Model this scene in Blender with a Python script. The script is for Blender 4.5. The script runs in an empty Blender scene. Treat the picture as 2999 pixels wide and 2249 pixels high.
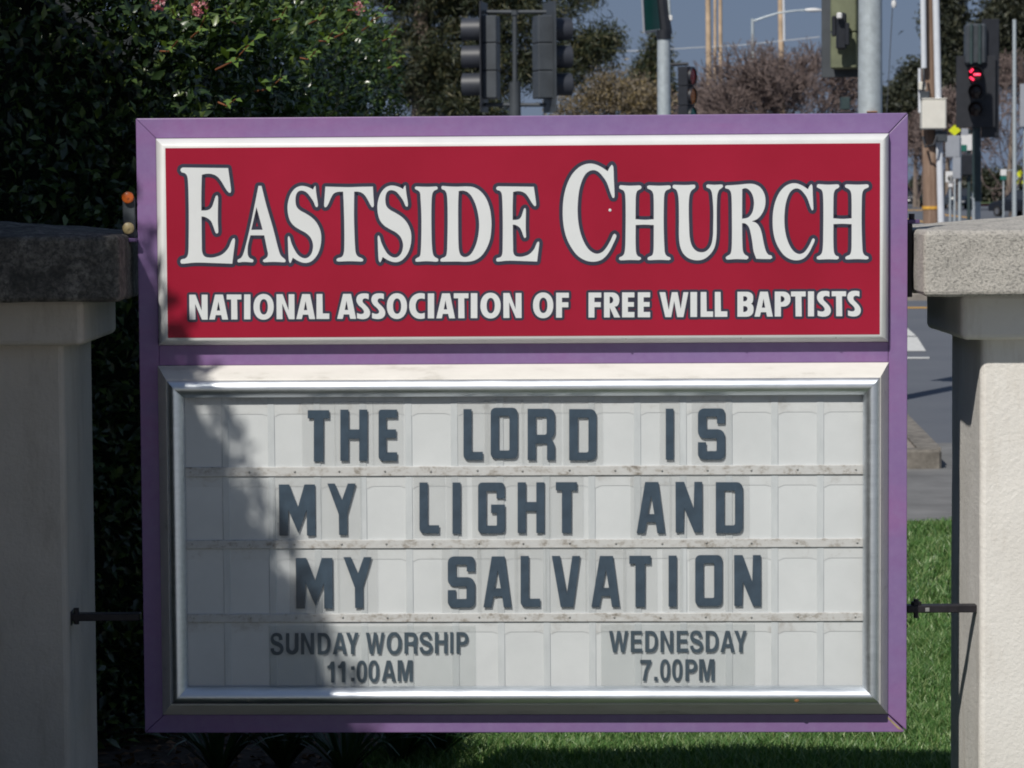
import bpy, math, random
import numpy as np
from mathutils import Vector, Matrix
from mathutils.geometry import tessellate_polygon

random.seed(7); rng = np.random.default_rng(11)
SC = bpy.context.scene
COL = SC.collection

# ------------------------------------------------------------------ camera
PW, PH, FPX = 2999.0, 2249.0, 8680.7
CAMZ = 2.17
TH, ROLL = 0.0670, -0.0065
ct, st = math.cos(TH), math.sin(TH); cr, sr = math.cos(ROLL), math.sin(ROLL)
CAM = Vector((0, 0, CAMZ))
fwd = Vector((0, ct, -st)); up0 = Vector((0, st, ct)); rt0 = Vector((1, 0, 0))
rgt = rt0*cr + up0*sr; upv = -rt0*sr + up0*cr
cd = bpy.data.cameras.new('camera'); cam = bpy.data.objects.new('camera', cd); COL.objects.link(cam)
M = Matrix.Identity(4)
for i in range(3):
    M[i][0] = rgt[i]; M[i][1] = upv[i]; M[i][2] = -fwd[i]; M[i][3] = CAM[i]
cam.matrix_world = M
cd.sensor_width = 36; cd.lens = FPX*36/PW; cd.clip_start = 0.1; cd.clip_end = 6000
cd.dof.use_dof = True; cd.dof.focus_distance = 8.85; cd.dof.aperture_fstop = 13
SC.camera = cam

# ------------------------------------------------------------------ light
AZ, EL = math.radians(27), math.radians(44.3)
TOSUN = Vector((-math.sin(AZ)*math.cos(EL), -math.cos(AZ)*math.cos(EL), math.sin(EL)))
W = bpy.data.worlds.new('World'); SC.world = W; W.use_nodes = True
nt = W.node_tree
bgn = nt.nodes['Background']
sky = nt.nodes.new('ShaderNodeTexSky'); sky.sky_type = 'NISHITA'; sky.sun_disc = False
sky.sun_elevation = EL
sky.sun_rotation = math.atan2(TOSUN.x, TOSUN.y)
sky.air_density = 1.0; sky.dust_density = 0.6; sky.ozone_density = 2.0; sky.altitude = 0
tint = nt.nodes.new('ShaderNodeMix'); tint.data_type = 'RGBA'; tint.blend_type = 'MULTIPLY'
tint.inputs['Factor'].default_value = 1.0
tint.inputs['B'].default_value = (0.62, 0.60, 0.66, 1)      # slate rain cloud over the whole sky
nt.links.new(sky.outputs['Color'], tint.inputs['A'])
cloud = nt.nodes.new('ShaderNodeMix'); cloud.data_type = 'RGBA'
cloud.inputs['Factor'].default_value = 0.8
cloud.inputs['B'].default_value = (2.2, 3.1, 4.9, 1)        # even slate-blue cloud deck
nt.links.new(tint.outputs['Result'], cloud.inputs['A'])
nt.links.new(cloud.outputs['Result'], bgn.inputs['Color'])
bgn.inputs['Strength'].default_value = 0.06
sd = bpy.data.lights.new('sun', 'SUN'); sun = bpy.data.objects.new('sun', sd); COL.objects.link(sun)
sd.energy = 4.2; sd.angle = math.radians(0.53); sd.color = (1.0, 0.955, 0.88)
sun.location = (-6, -12, 14)
sun.rotation_euler = TOSUN.to_track_quat('Z', 'Y').to_euler()

SC.view_settings.view_transform = 'Standard'; SC.view_settings.look = 'None'
SC.view_settings.exposure = 0.0; SC.view_settings.gamma = 1.0
SC.render.engine = 'CYCLES'
SC.cycles.use_denoising = True; SC.cycles.filter_width = 1.9
SC.cycles.max_bounces = 8; SC.cycles.transparent_max_bounces = 12
SC.cycles.caustics_reflective = False; SC.cycles.caustics_refractive = False

# ------------------------------------------------------------------ pixel helpers (photo pixels -> places)
def ray(px, py):
    X = (px-PW/2)/FPX; U = (PH/2-py)/FPX
    return fwd + rgt*X + upv*U
def P(px, py, y):
    d = ray(px, py); return CAM + d*(y/d.y)
def G(px, py, z=0.0):
    d = ray(px, py); return CAM + d*((z-CAMZ)/d.z)
SD, SYAW = 8.9, -0.0305
SO = Vector((0.0301, SD, 0.0))
SEX = Vector((math.cos(SYAW), math.sin(SYAW), 0)); SEY = Vector((-math.sin(SYAW), math.cos(SYAW), 0))
SBASE = 0.51
def S(px, py, t=0.0):
    """pixel -> sign-plane coordinates (u right, v up) on the plane t metres proud of the sign face"""
    d = ray(px, py); O = SO - SEY*t
    k = (O-CAM).dot(SEY)/d.dot(SEY)
    p = CAM + d*k - O
    return (p.dot(SEX), p.z)
def SW(u, v, t):
    """sign coordinates -> world"""
    return SO + SEX*u - SEY*t + Vector((0, 0, v))

# ------------------------------------------------------------------ materials
MATS = {}
def newmat(name):
    m = bpy.data.materials.new(name); m.use_nodes = True; MATS[name] = m
    n = m.node_tree.nodes; b = n['Principled BSDF']
    return m, m.node_tree, n, b
def ramp(t, fac, stops):
    r = t.nodes.new('ShaderNodeValToRGB'); cr_ = r.color_ramp
    while len(cr_.elements) < len(stops): cr_.elements.new(0.5)
    for e, (p, c) in zip(cr_.elements, stops):
        e.position = p; e.color = (*c, 1) if len(c) == 3 else c
    t.links.new(fac, r.inputs['Fac']); return r.outputs['Color']
def noise(t, scale, detail=4, rough=0.55, vec=None, coord='Object', scalev=None, dist=0.0):
    tc = t.nodes.new('ShaderNodeTexCoord'); n = t.nodes.new('ShaderNodeTexNoise')
    src = tc.outputs[coord]
    if scalev:
        mp = t.nodes.new('ShaderNodeMapping'); mp.inputs['Scale'].default_value = scalev
        t.links.new(src, mp.inputs['Vector']); src = mp.outputs['Vector']
    t.links.new(src, n.inputs['Vector'])
    n.inputs['Scale'].default_value = scale; n.inputs['Detail'].default_value = detail
    n.inputs['Roughness'].default_value = rough; n.inputs['Distortion'].default_value = dist
    return n.outputs['Fac']
def bump(t, b, fac, strength, dist=0.01):
    bn = t.nodes.new('ShaderNodeBump'); bn.inputs['Strength'].default_value = strength
    bn.inputs['Distance'].default_value = dist
    t.links.new(fac, bn.inputs['Height']); t.links.new(bn.outputs['Normal'], b.inputs['Normal'])
def mixc(t, fac, a, bcol, mode='MIX'):
    m = t.nodes.new('ShaderNodeMix'); m.data_type = 'RGBA'; m.blend_type = mode
    for sock, v in ((m.inputs['Factor'], fac), (m.inputs['A'], a), (m.inputs['B'], bcol)):
        if hasattr(v, 'is_linked'): t.links.new(v, sock)
        elif isinstance(v, tuple): sock.default_value = (*v, 1)
        else: sock.default_value = v
    return m.outputs['Result']
def simple(name, col, rough=0.6, metal=0.0, var=0.12, scale=6.0, bmp=0.0, bscale=80, spec=0.5, emit=None):
    m, t, n, b = newmat(name)
    f = noise(t, scale, 5, 0.6)
    lo = tuple(max(0, c*(1-var)) for c in col); hi = tuple(min(1, c*(1+var)) for c in col)
    t.links.new(ramp(t, f, [(0.3, lo), (0.7, hi)]), b.inputs['Base Color'])
    b.inputs['Roughness'].default_value = rough; b.inputs['Metallic'].default_value = metal
    b.inputs['Specular IOR Level'].default_value = spec
    if bmp: bump(t, b, noise(t, bscale, 4), bmp)
    if emit:
        b.inputs['Emission Color'].default_value = (*emit[0], 1); b.inputs['Emission Strength'].default_value = emit[1]
    return m

def leafmat(name, c1, c2, c3, rough=0.4, trans=0.25, spec=0.5):
    m, t, n, b = newmat(name)
    g = t.nodes.new('ShaderNodeNewGeometry')
    col = ramp(t, g.outputs['Random Per Island'], [(0.0, c1), (0.55, c2), (1.0, c3)])
    t.links.new(col, b.inputs['Base Color']); b.inputs['Roughness'].default_value = rough
    b.inputs['Specular IOR Level'].default_value = spec
    tr = t.nodes.new('ShaderNodeBsdfTranslucent')
    t.links.new(mixc(t, 1.0, col, (1.0, 1.0, 0.45), 'MULTIPLY'), tr.inputs['Color'])
    mx = t.nodes.new('ShaderNodeMixShader'); mx.inputs['Fac'].default_value = trans
    t.links.new(b.outputs['BSDF'], mx.inputs[1]); t.links.new(tr.outputs['BSDF'], mx.inputs[2])
    t.links.new(mx.outputs['Shader'], n['Material Output'].inputs['Surface'])
    return m

# purple sign paint: sun-faded, streaky
m, t, n, b = newmat('purple_paint')
f1 = noise(t, 1.8, 5, 0.6, scalev=(0.7, 1, 2.2), dist=0.3); f2 = noise(t, 26, 5, 0.7)
c = ramp(t, f1, [(0.30, (0.185, 0.122, 0.28)), (0.52, (0.20, 0.114, 0.272)), (0.70, (0.24, 0.108, 0.272)), (0.85, (0.275, 0.11, 0.27))])
c = mixc(t, ramp(t, f2, [(0.35, (0, 0, 0)), (0.75, (0.35, 0.35, 0.35))]), c, (0.26, 0.20, 0.36))
t.links.new(c, b.inputs['Base Color']); b.inputs['Roughness'].default_value = 0.36
bump(t, b, noise(t, 30, 3), 0.06)
rr = t.nodes.new('ShaderNodeMapRange'); rr.inputs['To Min'].default_value = 0.26; rr.inputs['To Max'].default_value = 0.5
t.links.new(f1, rr.inputs['Value']); t.links.new(rr.outputs['Result'], b.inputs['Roughness'])
# red vinyl
m, t, n, b = newmat('red_vinyl')
f1 = noise(t, 2.2, 4, 0.55)
t.links.new(ramp(t, f1, [(0.3, (0.275, 0.006, 0.024)), (0.7, (0.335, 0.009, 0.034))]), b.inputs['Base Color'])
b.inputs['Roughness'].default_value = 0.35; b.inputs['Specular IOR Level'].default_value = 0.3
simple('letter_white', (0.66, 0.68, 0.69), 0.45, var=0.04)
simple('letter_navy', (0.026, 0.026, 0.050), 0.45, var=0.2)
simple('panel_white', (0.66, 0.67, 0.67), 0.42, var=0.05, scale=9)
# cream painted moulding with grime
m, t, n, b = newmat('cream_paint')
f1 = noise(t, 14, 5, 0.65, scalev=(0.4, 1, 1.5))
c = ramp(t, f1, [(0.2, (0.40, 0.38, 0.33)), (0.42, (0.66, 0.64, 0.60)), (0.8, (0.74, 0.72, 0.68))])
t.links.new(c, b.inputs['Base Color']); b.inputs['Roughness'].default_value = 0.45
# brushed aluminium
m, t, n, b = newmat('aluminium')
b.inputs['Metallic'].default_value = 1.0
f1 = noise(t, 60, 3, 0.6, scalev=(0.15, 1, 1))
t.links.new(ramp(t, f1, [(0.3, (0.66, 0.70, 0.74)), (0.7, (0.78, 0.82, 0.86))]), b.inputs['Base Color'])
rr = t.nodes.new('ShaderNodeMapRange'); rr.inputs['To Min'].default_value = 0.34; rr.inputs['To Max'].default_value = 0.48
t.links.new(f1, rr.inputs['Value']); t.links.new(rr.outputs['Result'], b.inputs['Roughness'])
bump(t, b, noise(t, 140, 3), 0.03, 0.003)
# letter board, milky plastic
m, t, n, b = newmat('board_plastic')
f1 = noise(t, 5, 5, 0.6); f2 = noise(t, 90, 3, 0.7)
c = ramp(t, f1, [(0.3, (0.55, 0.575, 0.585)), (0.7, (0.625, 0.65, 0.66))])
c = mixc(t, ramp(t, f2, [(0.68, (0, 0, 0)), (0.80, (0.5, 0.5, 0.5))]), c, (0.36, 0.35, 0.32))
t.links.new(c, b.inputs['Base Color']); b.inputs['Roughness'].default_value = 0.3
bump(t, b, f1, 0.05)
m, t, n, b = newmat('rib_plastic')
f1 = noise(t, 30, 4, 0.6, scalev=(1, 1, 0.3))
t.links.new(ramp(t, f1, [(0.3, (0.48, 0.51, 0.525)), (0.7, (0.57, 0.60, 0.615))]), b.inputs['Base Color'])
b.inputs['Roughness'].default_value = 0.3
# dirty track: brown-black grime in streaks
m, t, n, b = newmat('track_plastic')
f1 = noise(t, 24, 9, 0.8, scalev=(0.8, 1, 1.2), dist=0.15); f2 = noise(t, 3.0, 2, 0.5)
c = ramp(t, f1, [(0.32, (0.12, 0.105, 0.085)), (0.41, (0.34, 0.32, 0.29)), (0.49, (0.51, 0.51, 0.50)), (0.8, (0.59, 0.61, 0.61))])
t.links.new(c, b.inputs['Base Color']); b.inputs['Roughness'].default_value = 0.4
bump(t, b, f1, 0.15, 0.004)
m, t, n, b = newmat('lip_plastic')
f1 = noise(t, 14, 6, 0.7, dist=0.4)
t.links.new(ramp(t, f1, [(0.3, (0.44, 0.44, 0.43)), (0.45, (0.56, 0.58, 0.585)), (0.8, (0.61, 0.635, 0.645))]), b.inputs['Base Color'])
b.inputs['Roughness'].default_value = 0.3
def clear(name, tintc, fac):
    m, t, n, b = newmat(name)
    b.inputs['Base Color'].default_value = (0.62, 0.64, 0.64, 1); b.inputs['Roughness'].default_value = 0.2
    f = noise(t, 40, 4)
    t.links.new(ramp(t, f, [(0.3, (0.50, 0.52, 0.52)), (0.7, (0.60, 0.62, 0.62))]), b.inputs['Base Color'])
    tr = t.nodes.new('ShaderNodeBsdfTransparent'); tr.inputs['Color'].default_value = (*tintc, 1)
    mx = t.nodes.new('ShaderNodeMixShader'); mx.inputs['Fac'].default_value = fac
    t.links.new(b.outputs['BSDF'], mx.inputs[1]); t.links.new(tr.outputs['BSDF'], mx.inputs[2])
    t.links.new(mx.outputs['Shader'], n['Material Output'].inputs['Surface'])
clear('clear_plastic', (0.98, 0.98, 0.98), 0.94)
clear('hazy_plastic', (0.975, 0.98, 0.98), 0.91)
simple('letter_black', (0.040, 0.064, 0.092), 0.28, var=0.25, scale=20)
simple('black_print', (0.050, 0.074, 0.096), 0.4, var=0.2, scale=20)
simple('screw_steel', (0.42, 0.42, 0.40), 0.5, 0.8)
simple('rust', (0.28, 0.12, 0.05), 0.7, var=0.4, scale=120)
simple('dark_steel', (0.018, 0.016, 0.020), 0.5, 0.3, var=0.3, scale=30)
simple('purple_steel', (0.10, 0.06, 0.16), 0.5, var=0.3, scale=30)
simple('orange_plastic', (0.55, 0.12, 0.02), 0.35, var=0.2, scale=60)
simple('tan_plastic', (0.34, 0.27, 0.14), 0.45, var=0.3, scale=60)
# stucco and concrete
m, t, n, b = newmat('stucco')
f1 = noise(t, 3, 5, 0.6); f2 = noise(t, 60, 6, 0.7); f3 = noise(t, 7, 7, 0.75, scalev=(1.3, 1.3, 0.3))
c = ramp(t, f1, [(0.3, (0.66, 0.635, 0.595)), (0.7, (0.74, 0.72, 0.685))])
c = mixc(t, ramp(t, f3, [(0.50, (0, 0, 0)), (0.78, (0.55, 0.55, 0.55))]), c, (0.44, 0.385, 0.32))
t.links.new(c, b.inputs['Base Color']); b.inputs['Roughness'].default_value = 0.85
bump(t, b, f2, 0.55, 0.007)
m, t, n, b = newmat('stucco_darker')  # darker, browner copy of the stucco, used on the left pillar
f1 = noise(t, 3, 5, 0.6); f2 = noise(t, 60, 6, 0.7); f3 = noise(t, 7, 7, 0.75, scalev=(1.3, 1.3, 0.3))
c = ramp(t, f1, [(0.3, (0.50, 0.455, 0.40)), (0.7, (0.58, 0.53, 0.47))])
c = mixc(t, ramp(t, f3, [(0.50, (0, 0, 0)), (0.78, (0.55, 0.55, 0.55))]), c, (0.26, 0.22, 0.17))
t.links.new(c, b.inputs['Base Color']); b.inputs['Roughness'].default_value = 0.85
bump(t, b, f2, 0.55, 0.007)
m, t, n, b = newmat('cap_concrete')
f1 = noise(t, 9, 8, 0.75, dist=0.5); f2 = noise(t, 110, 6, 0.75); f3 = noise(t, 160, 3, 0.7)
c = ramp(t, f1, [(0.28, (0.30, 0.285, 0.265)), (0.42, (0.53, 0.505, 0.465)), (0.58, (0.62, 0.59, 0.54)), (0.8, (0.66, 0.61, 0.54))])
c = mixc(t, ramp(t, f2, [(0.38, (0.7, 0.7, 0.7)), (0.50, (0, 0, 0))]), c, (0.15, 0.145, 0.135))
t.links.new(c, b.inputs['Base Color']); b.inputs['Roughness'].default_value = 0.9
bump(t, b, f2, 0.9, 0.014)
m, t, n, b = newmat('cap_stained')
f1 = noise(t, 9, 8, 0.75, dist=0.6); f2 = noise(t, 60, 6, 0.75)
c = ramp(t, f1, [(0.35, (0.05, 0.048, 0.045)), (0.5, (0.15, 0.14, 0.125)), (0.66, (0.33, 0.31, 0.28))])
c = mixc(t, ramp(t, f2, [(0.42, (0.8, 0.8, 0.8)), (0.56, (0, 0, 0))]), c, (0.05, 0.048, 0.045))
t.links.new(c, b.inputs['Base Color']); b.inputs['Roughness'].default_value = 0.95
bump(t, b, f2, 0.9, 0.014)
m, t, n, b = newmat('asphalt')
f1 = noise(t, 0.35, 4, 0.6); f2 = noise(t, 40, 4, 0.7)
c = ramp(t, f1, [(0.3, (0.085, 0.095, 0.115)), (0.7, (0.115, 0.125, 0.145))])
c = mixc(t, ramp(t, f2, [(0.55, (0, 0, 0)), (0.75, (0.4, 0.4, 0.4))]), c, (0.17, 0.17, 0.17))
t.links.new(c, b.inputs['Base Color']); b.inputs['Roughness'].default_value = 0.85
bump(t, b, f2, 0.3, 0.01)
simple('pavement_concrete', (0.155, 0.155, 0.155), 0.9, var=0.25, scale=2.5, bmp=0.25, bscale=60)
simple('bounce_concrete', (0.46, 0.45, 0.42), 0.9, var=0.12, scale=1.5, bmp=0.2, bscale=60)
simple('kerb_concrete', (0.17, 0.155, 0.135), 0.9, var=0.45, scale=9, bmp=0.4, bscale=50)
simple('island_top', (0.24, 0.215, 0.19), 0.9, var=0.2, scale=4, bmp=0.3, bscale=50)
simple('road_white', (0.60, 0.60, 0.58), 0.7, var=0.15, scale=12)
simple('road_yellow', (0.62, 0.34, 0.05), 0.7, var=0.2, scale=12)
simple('kerb_red', (0.42, 0.06, 0.05), 0.7, var=0.2)
simple('soil', (0.035, 0.025, 0.018), 0.95, var=0.5, scale=12, bmp=0.8, bscale=25)
simple('lawn_soil', (0.035, 0.055, 0.018), 0.95, var=0.4, scale=8, bmp=0.5, bscale=30)
simple('verge_green', (0.055, 0.085, 0.025), 0.95, var=0.4, scale=0.3)
leafmat('grass_blade', (0.070, 0.165, 0.050), (0.130, 0.265, 0.075), (0.33, 0.42, 0.19), 0.42, 0.38)
leafmat('hedge_leaf', (0.020, 0.040, 0.016), (0.036, 0.070, 0.021), (0.115, 0.165, 0.040), 0.28, 0.22, 0.6)
leafmat('sprig_leaf', (0.08, 0.16, 0.03), (0.13, 0.22, 0.045), (0.24, 0.30, 0.08), 0.28, 0.35)
leafmat('strap_leaf', (0.018, 0.045, 0.020), (0.028, 0.065, 0.026), (0.05, 0.09, 0.03), 0.3, 0.25)
leafmat('dead_leaf', (0.06, 0.03, 0.012), (0.12, 0.06, 0.025), (0.18, 0.10, 0.05), 0.7, 0.1)
leafmat('pine_needle', (0.020, 0.032, 0.018), (0.040, 0.052, 0.024), (0.095, 0.085, 0.034), 0.55, 0.15)
leafmat('eucalyptus_leaf', (0.026, 0.034, 0.024), (0.045, 0.052, 0.034), (0.075, 0.075, 0.042), 0.5, 0.2)
leafmat('olive_leaf', (0.12, 0.10, 0.07), (0.20, 0.165, 0.12), (0.27, 0.20, 0.08), 0.6, 0.2)
leafmat('pink_petal', (0.55, 0.14, 0.20), (0.65, 0.22, 0.28), (0.72, 0.42, 0.44), 0.5, 0.3)
leafmat('twig_bark', (0.11, 0.085, 0.08), (0.16, 0.12, 0.11), (0.22, 0.165, 0.15), 0.85, 0.0)
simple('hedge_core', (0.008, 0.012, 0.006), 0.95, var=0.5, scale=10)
simple('bark_grey', (0.20, 0.16, 0.13), 0.9, var=0.4, scale=8, bmp=0.5, bscale=20)
simple('twig_red', (0.22, 0.08, 0.035), 0.6, var=0.3)
m, t, n, b = newmat('pole_wood')
f1 = noise(t, 6, 6, 0.7, scalev=(3, 3, 0.25))
t.links.new(ramp(t, f1, [(0.3, (0.15, 0.095, 0.065)), (0.55, (0.25, 0.17, 0.125)), (0.75, (0.36, 0.27, 0.21))]), b.inputs['Base Color'])
b.inputs['Roughness'].default_value = 0.9
simple('pole_tan', (0.46, 0.34, 0.23), 0.85, var=0.3, scale=1.5)
simple('galvanised', (0.42, 0.47, 0.50), 0.5, 0.25, var=0.14, scale=14)
simple('conduit_white', (0.60, 0.63, 0.68), 0.5, var=0.06)
simple('box_cream', (0.68, 0.66, 0.60), 0.5, var=0.05)
simple('signal_black', (0.016, 0.018, 0.024), 0.45, var=0.25, scale=5)
simple('signal_grey', (0.050, 0.058, 0.068), 0.5, var=0.2, scale=5)
simple('signal_visor', (0.030, 0.034, 0.045), 0.5, var=0.2, scale=5)
simple('signal_olive', (0.135, 0.15, 0.09), 0.55, var=0.25, scale=6)
simple('pole_green', (0.030, 0.050, 0.052), 0.5, var=0.2)
simple('lens_red', (0.35, 0.015, 0.02), 0.2, var=0.1)
simple('lens_amber', (0.55, 0.16, 0.02), 0.2, var=0.1)
simple('lens_green', (0.02, 0.20, 0.15), 0.2, var=0.1)
simple('lens_dark', (0.03, 0.016, 0.014), 0.15, var=0.1)
simple('arrow_red', (0.4, 0.01, 0.03), 0.4, emit=((1.0, 0.03, 0.09), 2.6))
simple('sign_green', (0.015, 0.13, 0.10), 0.4, var=0.1)
simple('sign_white', (0.66, 0.66, 0.66), 0.45, var=0.05)
simple('sign_back', (0.36, 0.38, 0.42), 0.5, 0.3, var=0.08)
simple('sign_yellow', (0.62, 0.66, 0.02), 0.4, var=0.05)
simple('sign_black', (0.02, 0.02, 0.02), 0.5)
simple('car_dark', (0.018, 0.022, 0.032), 0.25, 0.3, var=0.1)
simple('car_blue', (0.02, 0.03, 0.05), 0.25, 0.3, var=0.1)
simple('car_glass', (0.03, 0.035, 0.045), 0.08, 0.0, var=0.05)
simple('tyre', (0.014, 0.014, 0.015), 0.85)
simple('rim', (0.45, 0.45, 0.46), 0.35, 0.9)
simple('tail_red', (0.40, 0.015, 0.015), 0.3)
simple('head_white', (0.75, 0.75, 0.72), 0.2)
simple('wire', (0.55, 0.55, 0.55), 0.5)

# ------------------------------------------------------------------ object helpers
def tag(o, label=None, cat=None, group=None, kind=None):
    if label: o['label'] = label
    if cat: o['category'] = cat
    if group: o['group'] = group
    if kind: o['kind'] = kind
    return o
def empty(name, loc, rz=0.0, label=None, cat=None, group=None):
    o = bpy.data.objects.new(name, None); COL.objects.link(o)
    o.location = loc; o.rotation_euler = (0, 0, rz); o.empty_display_size = 0.1
    return tag(o, label, cat, group)
def link(name, me, mats, parent=None, loc=None, smooth=False):
    o = bpy.data.objects.new(name, me); COL.objects.link(o)
    if isinstance(mats, str): mats = [mats]
    if not me.materials:
        for k in mats: me.materials.append(MATS[k])
    if smooth: me.polygons.foreach_set('use_smooth', [True]*len(me.polygons))
    if parent is not None: o.parent = parent
    if loc is not None: o.location = loc
    return o
class MB:
    def __init__(s): s.v = []; s.f = []; s.m = []
    def add(s, vs, fs, mi=0):
        k = len(s.v); s.v += [tuple(p) for p in vs]; s.f += [tuple(i+k for i in f) for f in fs]; s.m += [mi]*len(fs); return s
    def box(s, x0, x1, y0, y1, z0, z1, mi=0):
        return s.add([(x0,y0,z0),(x1,y0,z0),(x1,y1,z0),(x0,y1,z0),(x0,y0,z1),(x1,y0,z1),(x1,y1,z1),(x0,y1,z1)],
                     [(0,3,2,1),(4,5,6,7),(0,1,5,4),(1,2,6,5),(2,3,7,6),(3,0,4,7)], mi)
    def bbox(s, x0, x1, y0, y1, z0, z1, r=0.01, mi=0):
        """box with chamfered edges"""
        r = min(r, (x1-x0)*.45, (y1-y0)*.45, (z1-z0)*.45)
        X = (x0, x1); Y = (y0, y1); Z = (z0, z1); vs = []; idx = {}
        for i in (0, 1):
            for j in (0, 1):
                for k in (0, 1):
                    sx, sy, sz = (1-2*i)*r, (1-2*j)*r, (1-2*k)*r
                    for a, p in (('x', (X[i], Y[j]+sy, Z[k]+sz)), ('y', (X[i]+sx, Y[j], Z[k]+sz)), ('z', (X[i]+sx, Y[j]+sy, Z[k]))):
                        idx[(i, j, k, a)] = len(vs); vs.append(p)
        fs = []
        q = lambda *t_: fs.append(tuple(idx[e] for e in t_))
        for i in (0, 1):
            o_ = [(0,0),(1,0),(1,1),(0,1)]; o_ = o_ if i else o_[::-1]
            q(*[(i,a,b_,'x') for a, b_ in o_]); q(*[(a,i,b_,'y') for a, b_ in o_[::-1]]); q(*[(a,b_,i,'z') for a, b_ in o_])
        for i in (0, 1):
            for j in (0, 1):
                q((i,j,0,'x'),(i,j,0,'y'),(i,j,1,'y'),(i,j,1,'x')); q((i,0,j,'x'),(i,0,j,'z'),(i,1,j,'z'),(i,1,j,'x')); q((0,i,j,'y'),(0,i,j,'z'),(1,i,j,'z'),(1,i,j,'y'))
                for k in (0, 1): q((i,j,k,'x'),(i,j,k,'y'),(i,j,k,'z'))
        return s.add(vs, fs, mi)
    def tube(s, pts, rad, n=10, cap=True, mi=0):
        pts = [Vector(p) for p in pts]
        if not hasattr(rad, '__len__'): rad = [rad]*len(pts)
        rings = []; prev = None
        for i, p in enumerate(pts):
            d = (pts[min(i+1, len(pts)-1)]-pts[max(i-1, 0)]).normalized()
            a = prev if prev is not None else (Vector((1,0,0)) if abs(d.x) < .9 else Vector((0,1,0)))
            a = (a-d*a.dot(d)).normalized(); prev = a; b_ = d.cross(a)
            rings.append([p+(a*math.cos(2*math.pi*k/n)+b_*math.sin(2*math.pi*k/n))*rad[i] for k in range(n)])
        vs = [q for r in rings for q in r]; fs = []
        for i in range(len(pts)-1):
            for k in range(n):
                fs.append((i*n+k, i*n+(k+1) % n, (i+1)*n+(k+1) % n, (i+1)*n+k))
        if cap: fs += [tuple(range(n))[::-1], tuple(range((len(pts)-1)*n, len(pts)*n))]
        return s.add(vs, fs, mi)
    def prism(s, poly, axis, a, b_, mi=0):
        """extrude a 2-D polygon along an axis: axis 'y' -> (x,z), 'x' -> (y,z), 'z' -> (x,y)"""
        n = len(poly)
        def pt(p, w): return {'y': (p[0], w, p[1]), 'x': (w, p[0], p[1]), 'z': (p[0], p[1], w)}[axis]
        vs = [pt(p, a) for p in poly]+[pt(p, b_) for p in poly]
        fs = [tuple(range(n))[::-1], tuple(range(n, 2*n))]+[(i, (i+1) % n, n+(i+1) % n, n+i) for i in range(n)]
        return s.add(vs, fs, mi)
    def xform(s, mat):
        s.v = [tuple(mat @ Vector(p)) for p in s.v]; return s
    def build(s, name, mats, parent=None, smooth=False, top=False, fix=True):
        me = bpy.data.meshes.new(name)
        vs = s.v; loc = None
        if top:
            a = np.array(vs); c_ = (a.min(0)+a.max(0))/2; c_[2] = a[:, 2].min()
            loc = Vector(c_); vs = [tuple(q) for q in (a-c_)]
        me.from_pydata(vs, [], s.f)
        if isinstance(mats, str): mats = [mats]
        for k in mats: me.materials.append(MATS[k])
        if len(mats) > 1: me.polygons.foreach_set('material_index', s.m)
        me.update()
        if fix:
            import bmesh
            bm = bmesh.new(); bm.from_mesh(me); bmesh.ops.recalc_face_normals(bm, faces=bm.faces); bm.to_mesh(me); bm.free()
        o = link(name, me, mats, parent, loc)
        if smooth:
            me.polygons.foreach_set('use_smooth', [True]*len(me.polygons))
            try: me.set_sharp_from_angle(angle=math.radians(40))
            except Exception: pass
        return o
def mesh_np(name, V, F, mat, parent=None, kind=None, center=None):
    V = np.asarray(V, dtype=np.float32).reshape(-1, 3); F = np.asarray(F, dtype=np.int32)
    if center is not None: V = V-np.asarray(center, dtype=np.float32)
    k = F.shape[1]; me = bpy.data.meshes.new(name)
    me.vertices.add(len(V)); me.vertices.foreach_set('co', V.ravel())
    me.loops.add(F.size); me.loops.foreach_set('vertex_index', F.ravel())
    me.polygons.add(len(F)); me.polygons.foreach_set('loop_start', np.arange(0, F.size, k, dtype=np.int32))
    me.polygons.foreach_set('loop_total', np.full(len(F), k, dtype=np.int32))
    me.update(); me.validate()
    o = link(name, me, mat, parent, None if center is None else Vector(center))
    if kind: o['kind'] = kind
    return o
def unit(a): return a/np.maximum(np.linalg.norm(a, axis=-1, keepdims=True), 1e-9)
def leaves(pos, dirs, nrm, L, Wd, fold=0.18):
    """folded leaf blades: position, axis, face normal, length, width"""
    dirs = unit(dirs); s = unit(np.cross(dirs, nrm)); n_ = np.cross(s, dirs)
    L = np.asarray(L)[:, None]; Wd = np.asarray(Wd)[:, None]
    b_ = pos; md = pos+dirs*L*.48; tp = pos+dirs*L - n_*L*.10
    lf = pos+dirs*L*.45-s*Wd*.5+n_*Wd*fold; rg = pos+dirs*L*.45+s*Wd*.5+n_*Wd*fold
    V = np.stack([b_, lf, tp, rg, md], 1); N = len(pos)
    f = np.array([[0,4,1],[1,4,2],[0,3,4],[4,3,2]])
    F = (np.arange(N)[:, None, None]*5+f[None]).reshape(-1, 3)
    return V.reshape(-1, 3), F
def rdir(n): return unit(rng.normal(size=(n, 3)))

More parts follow.
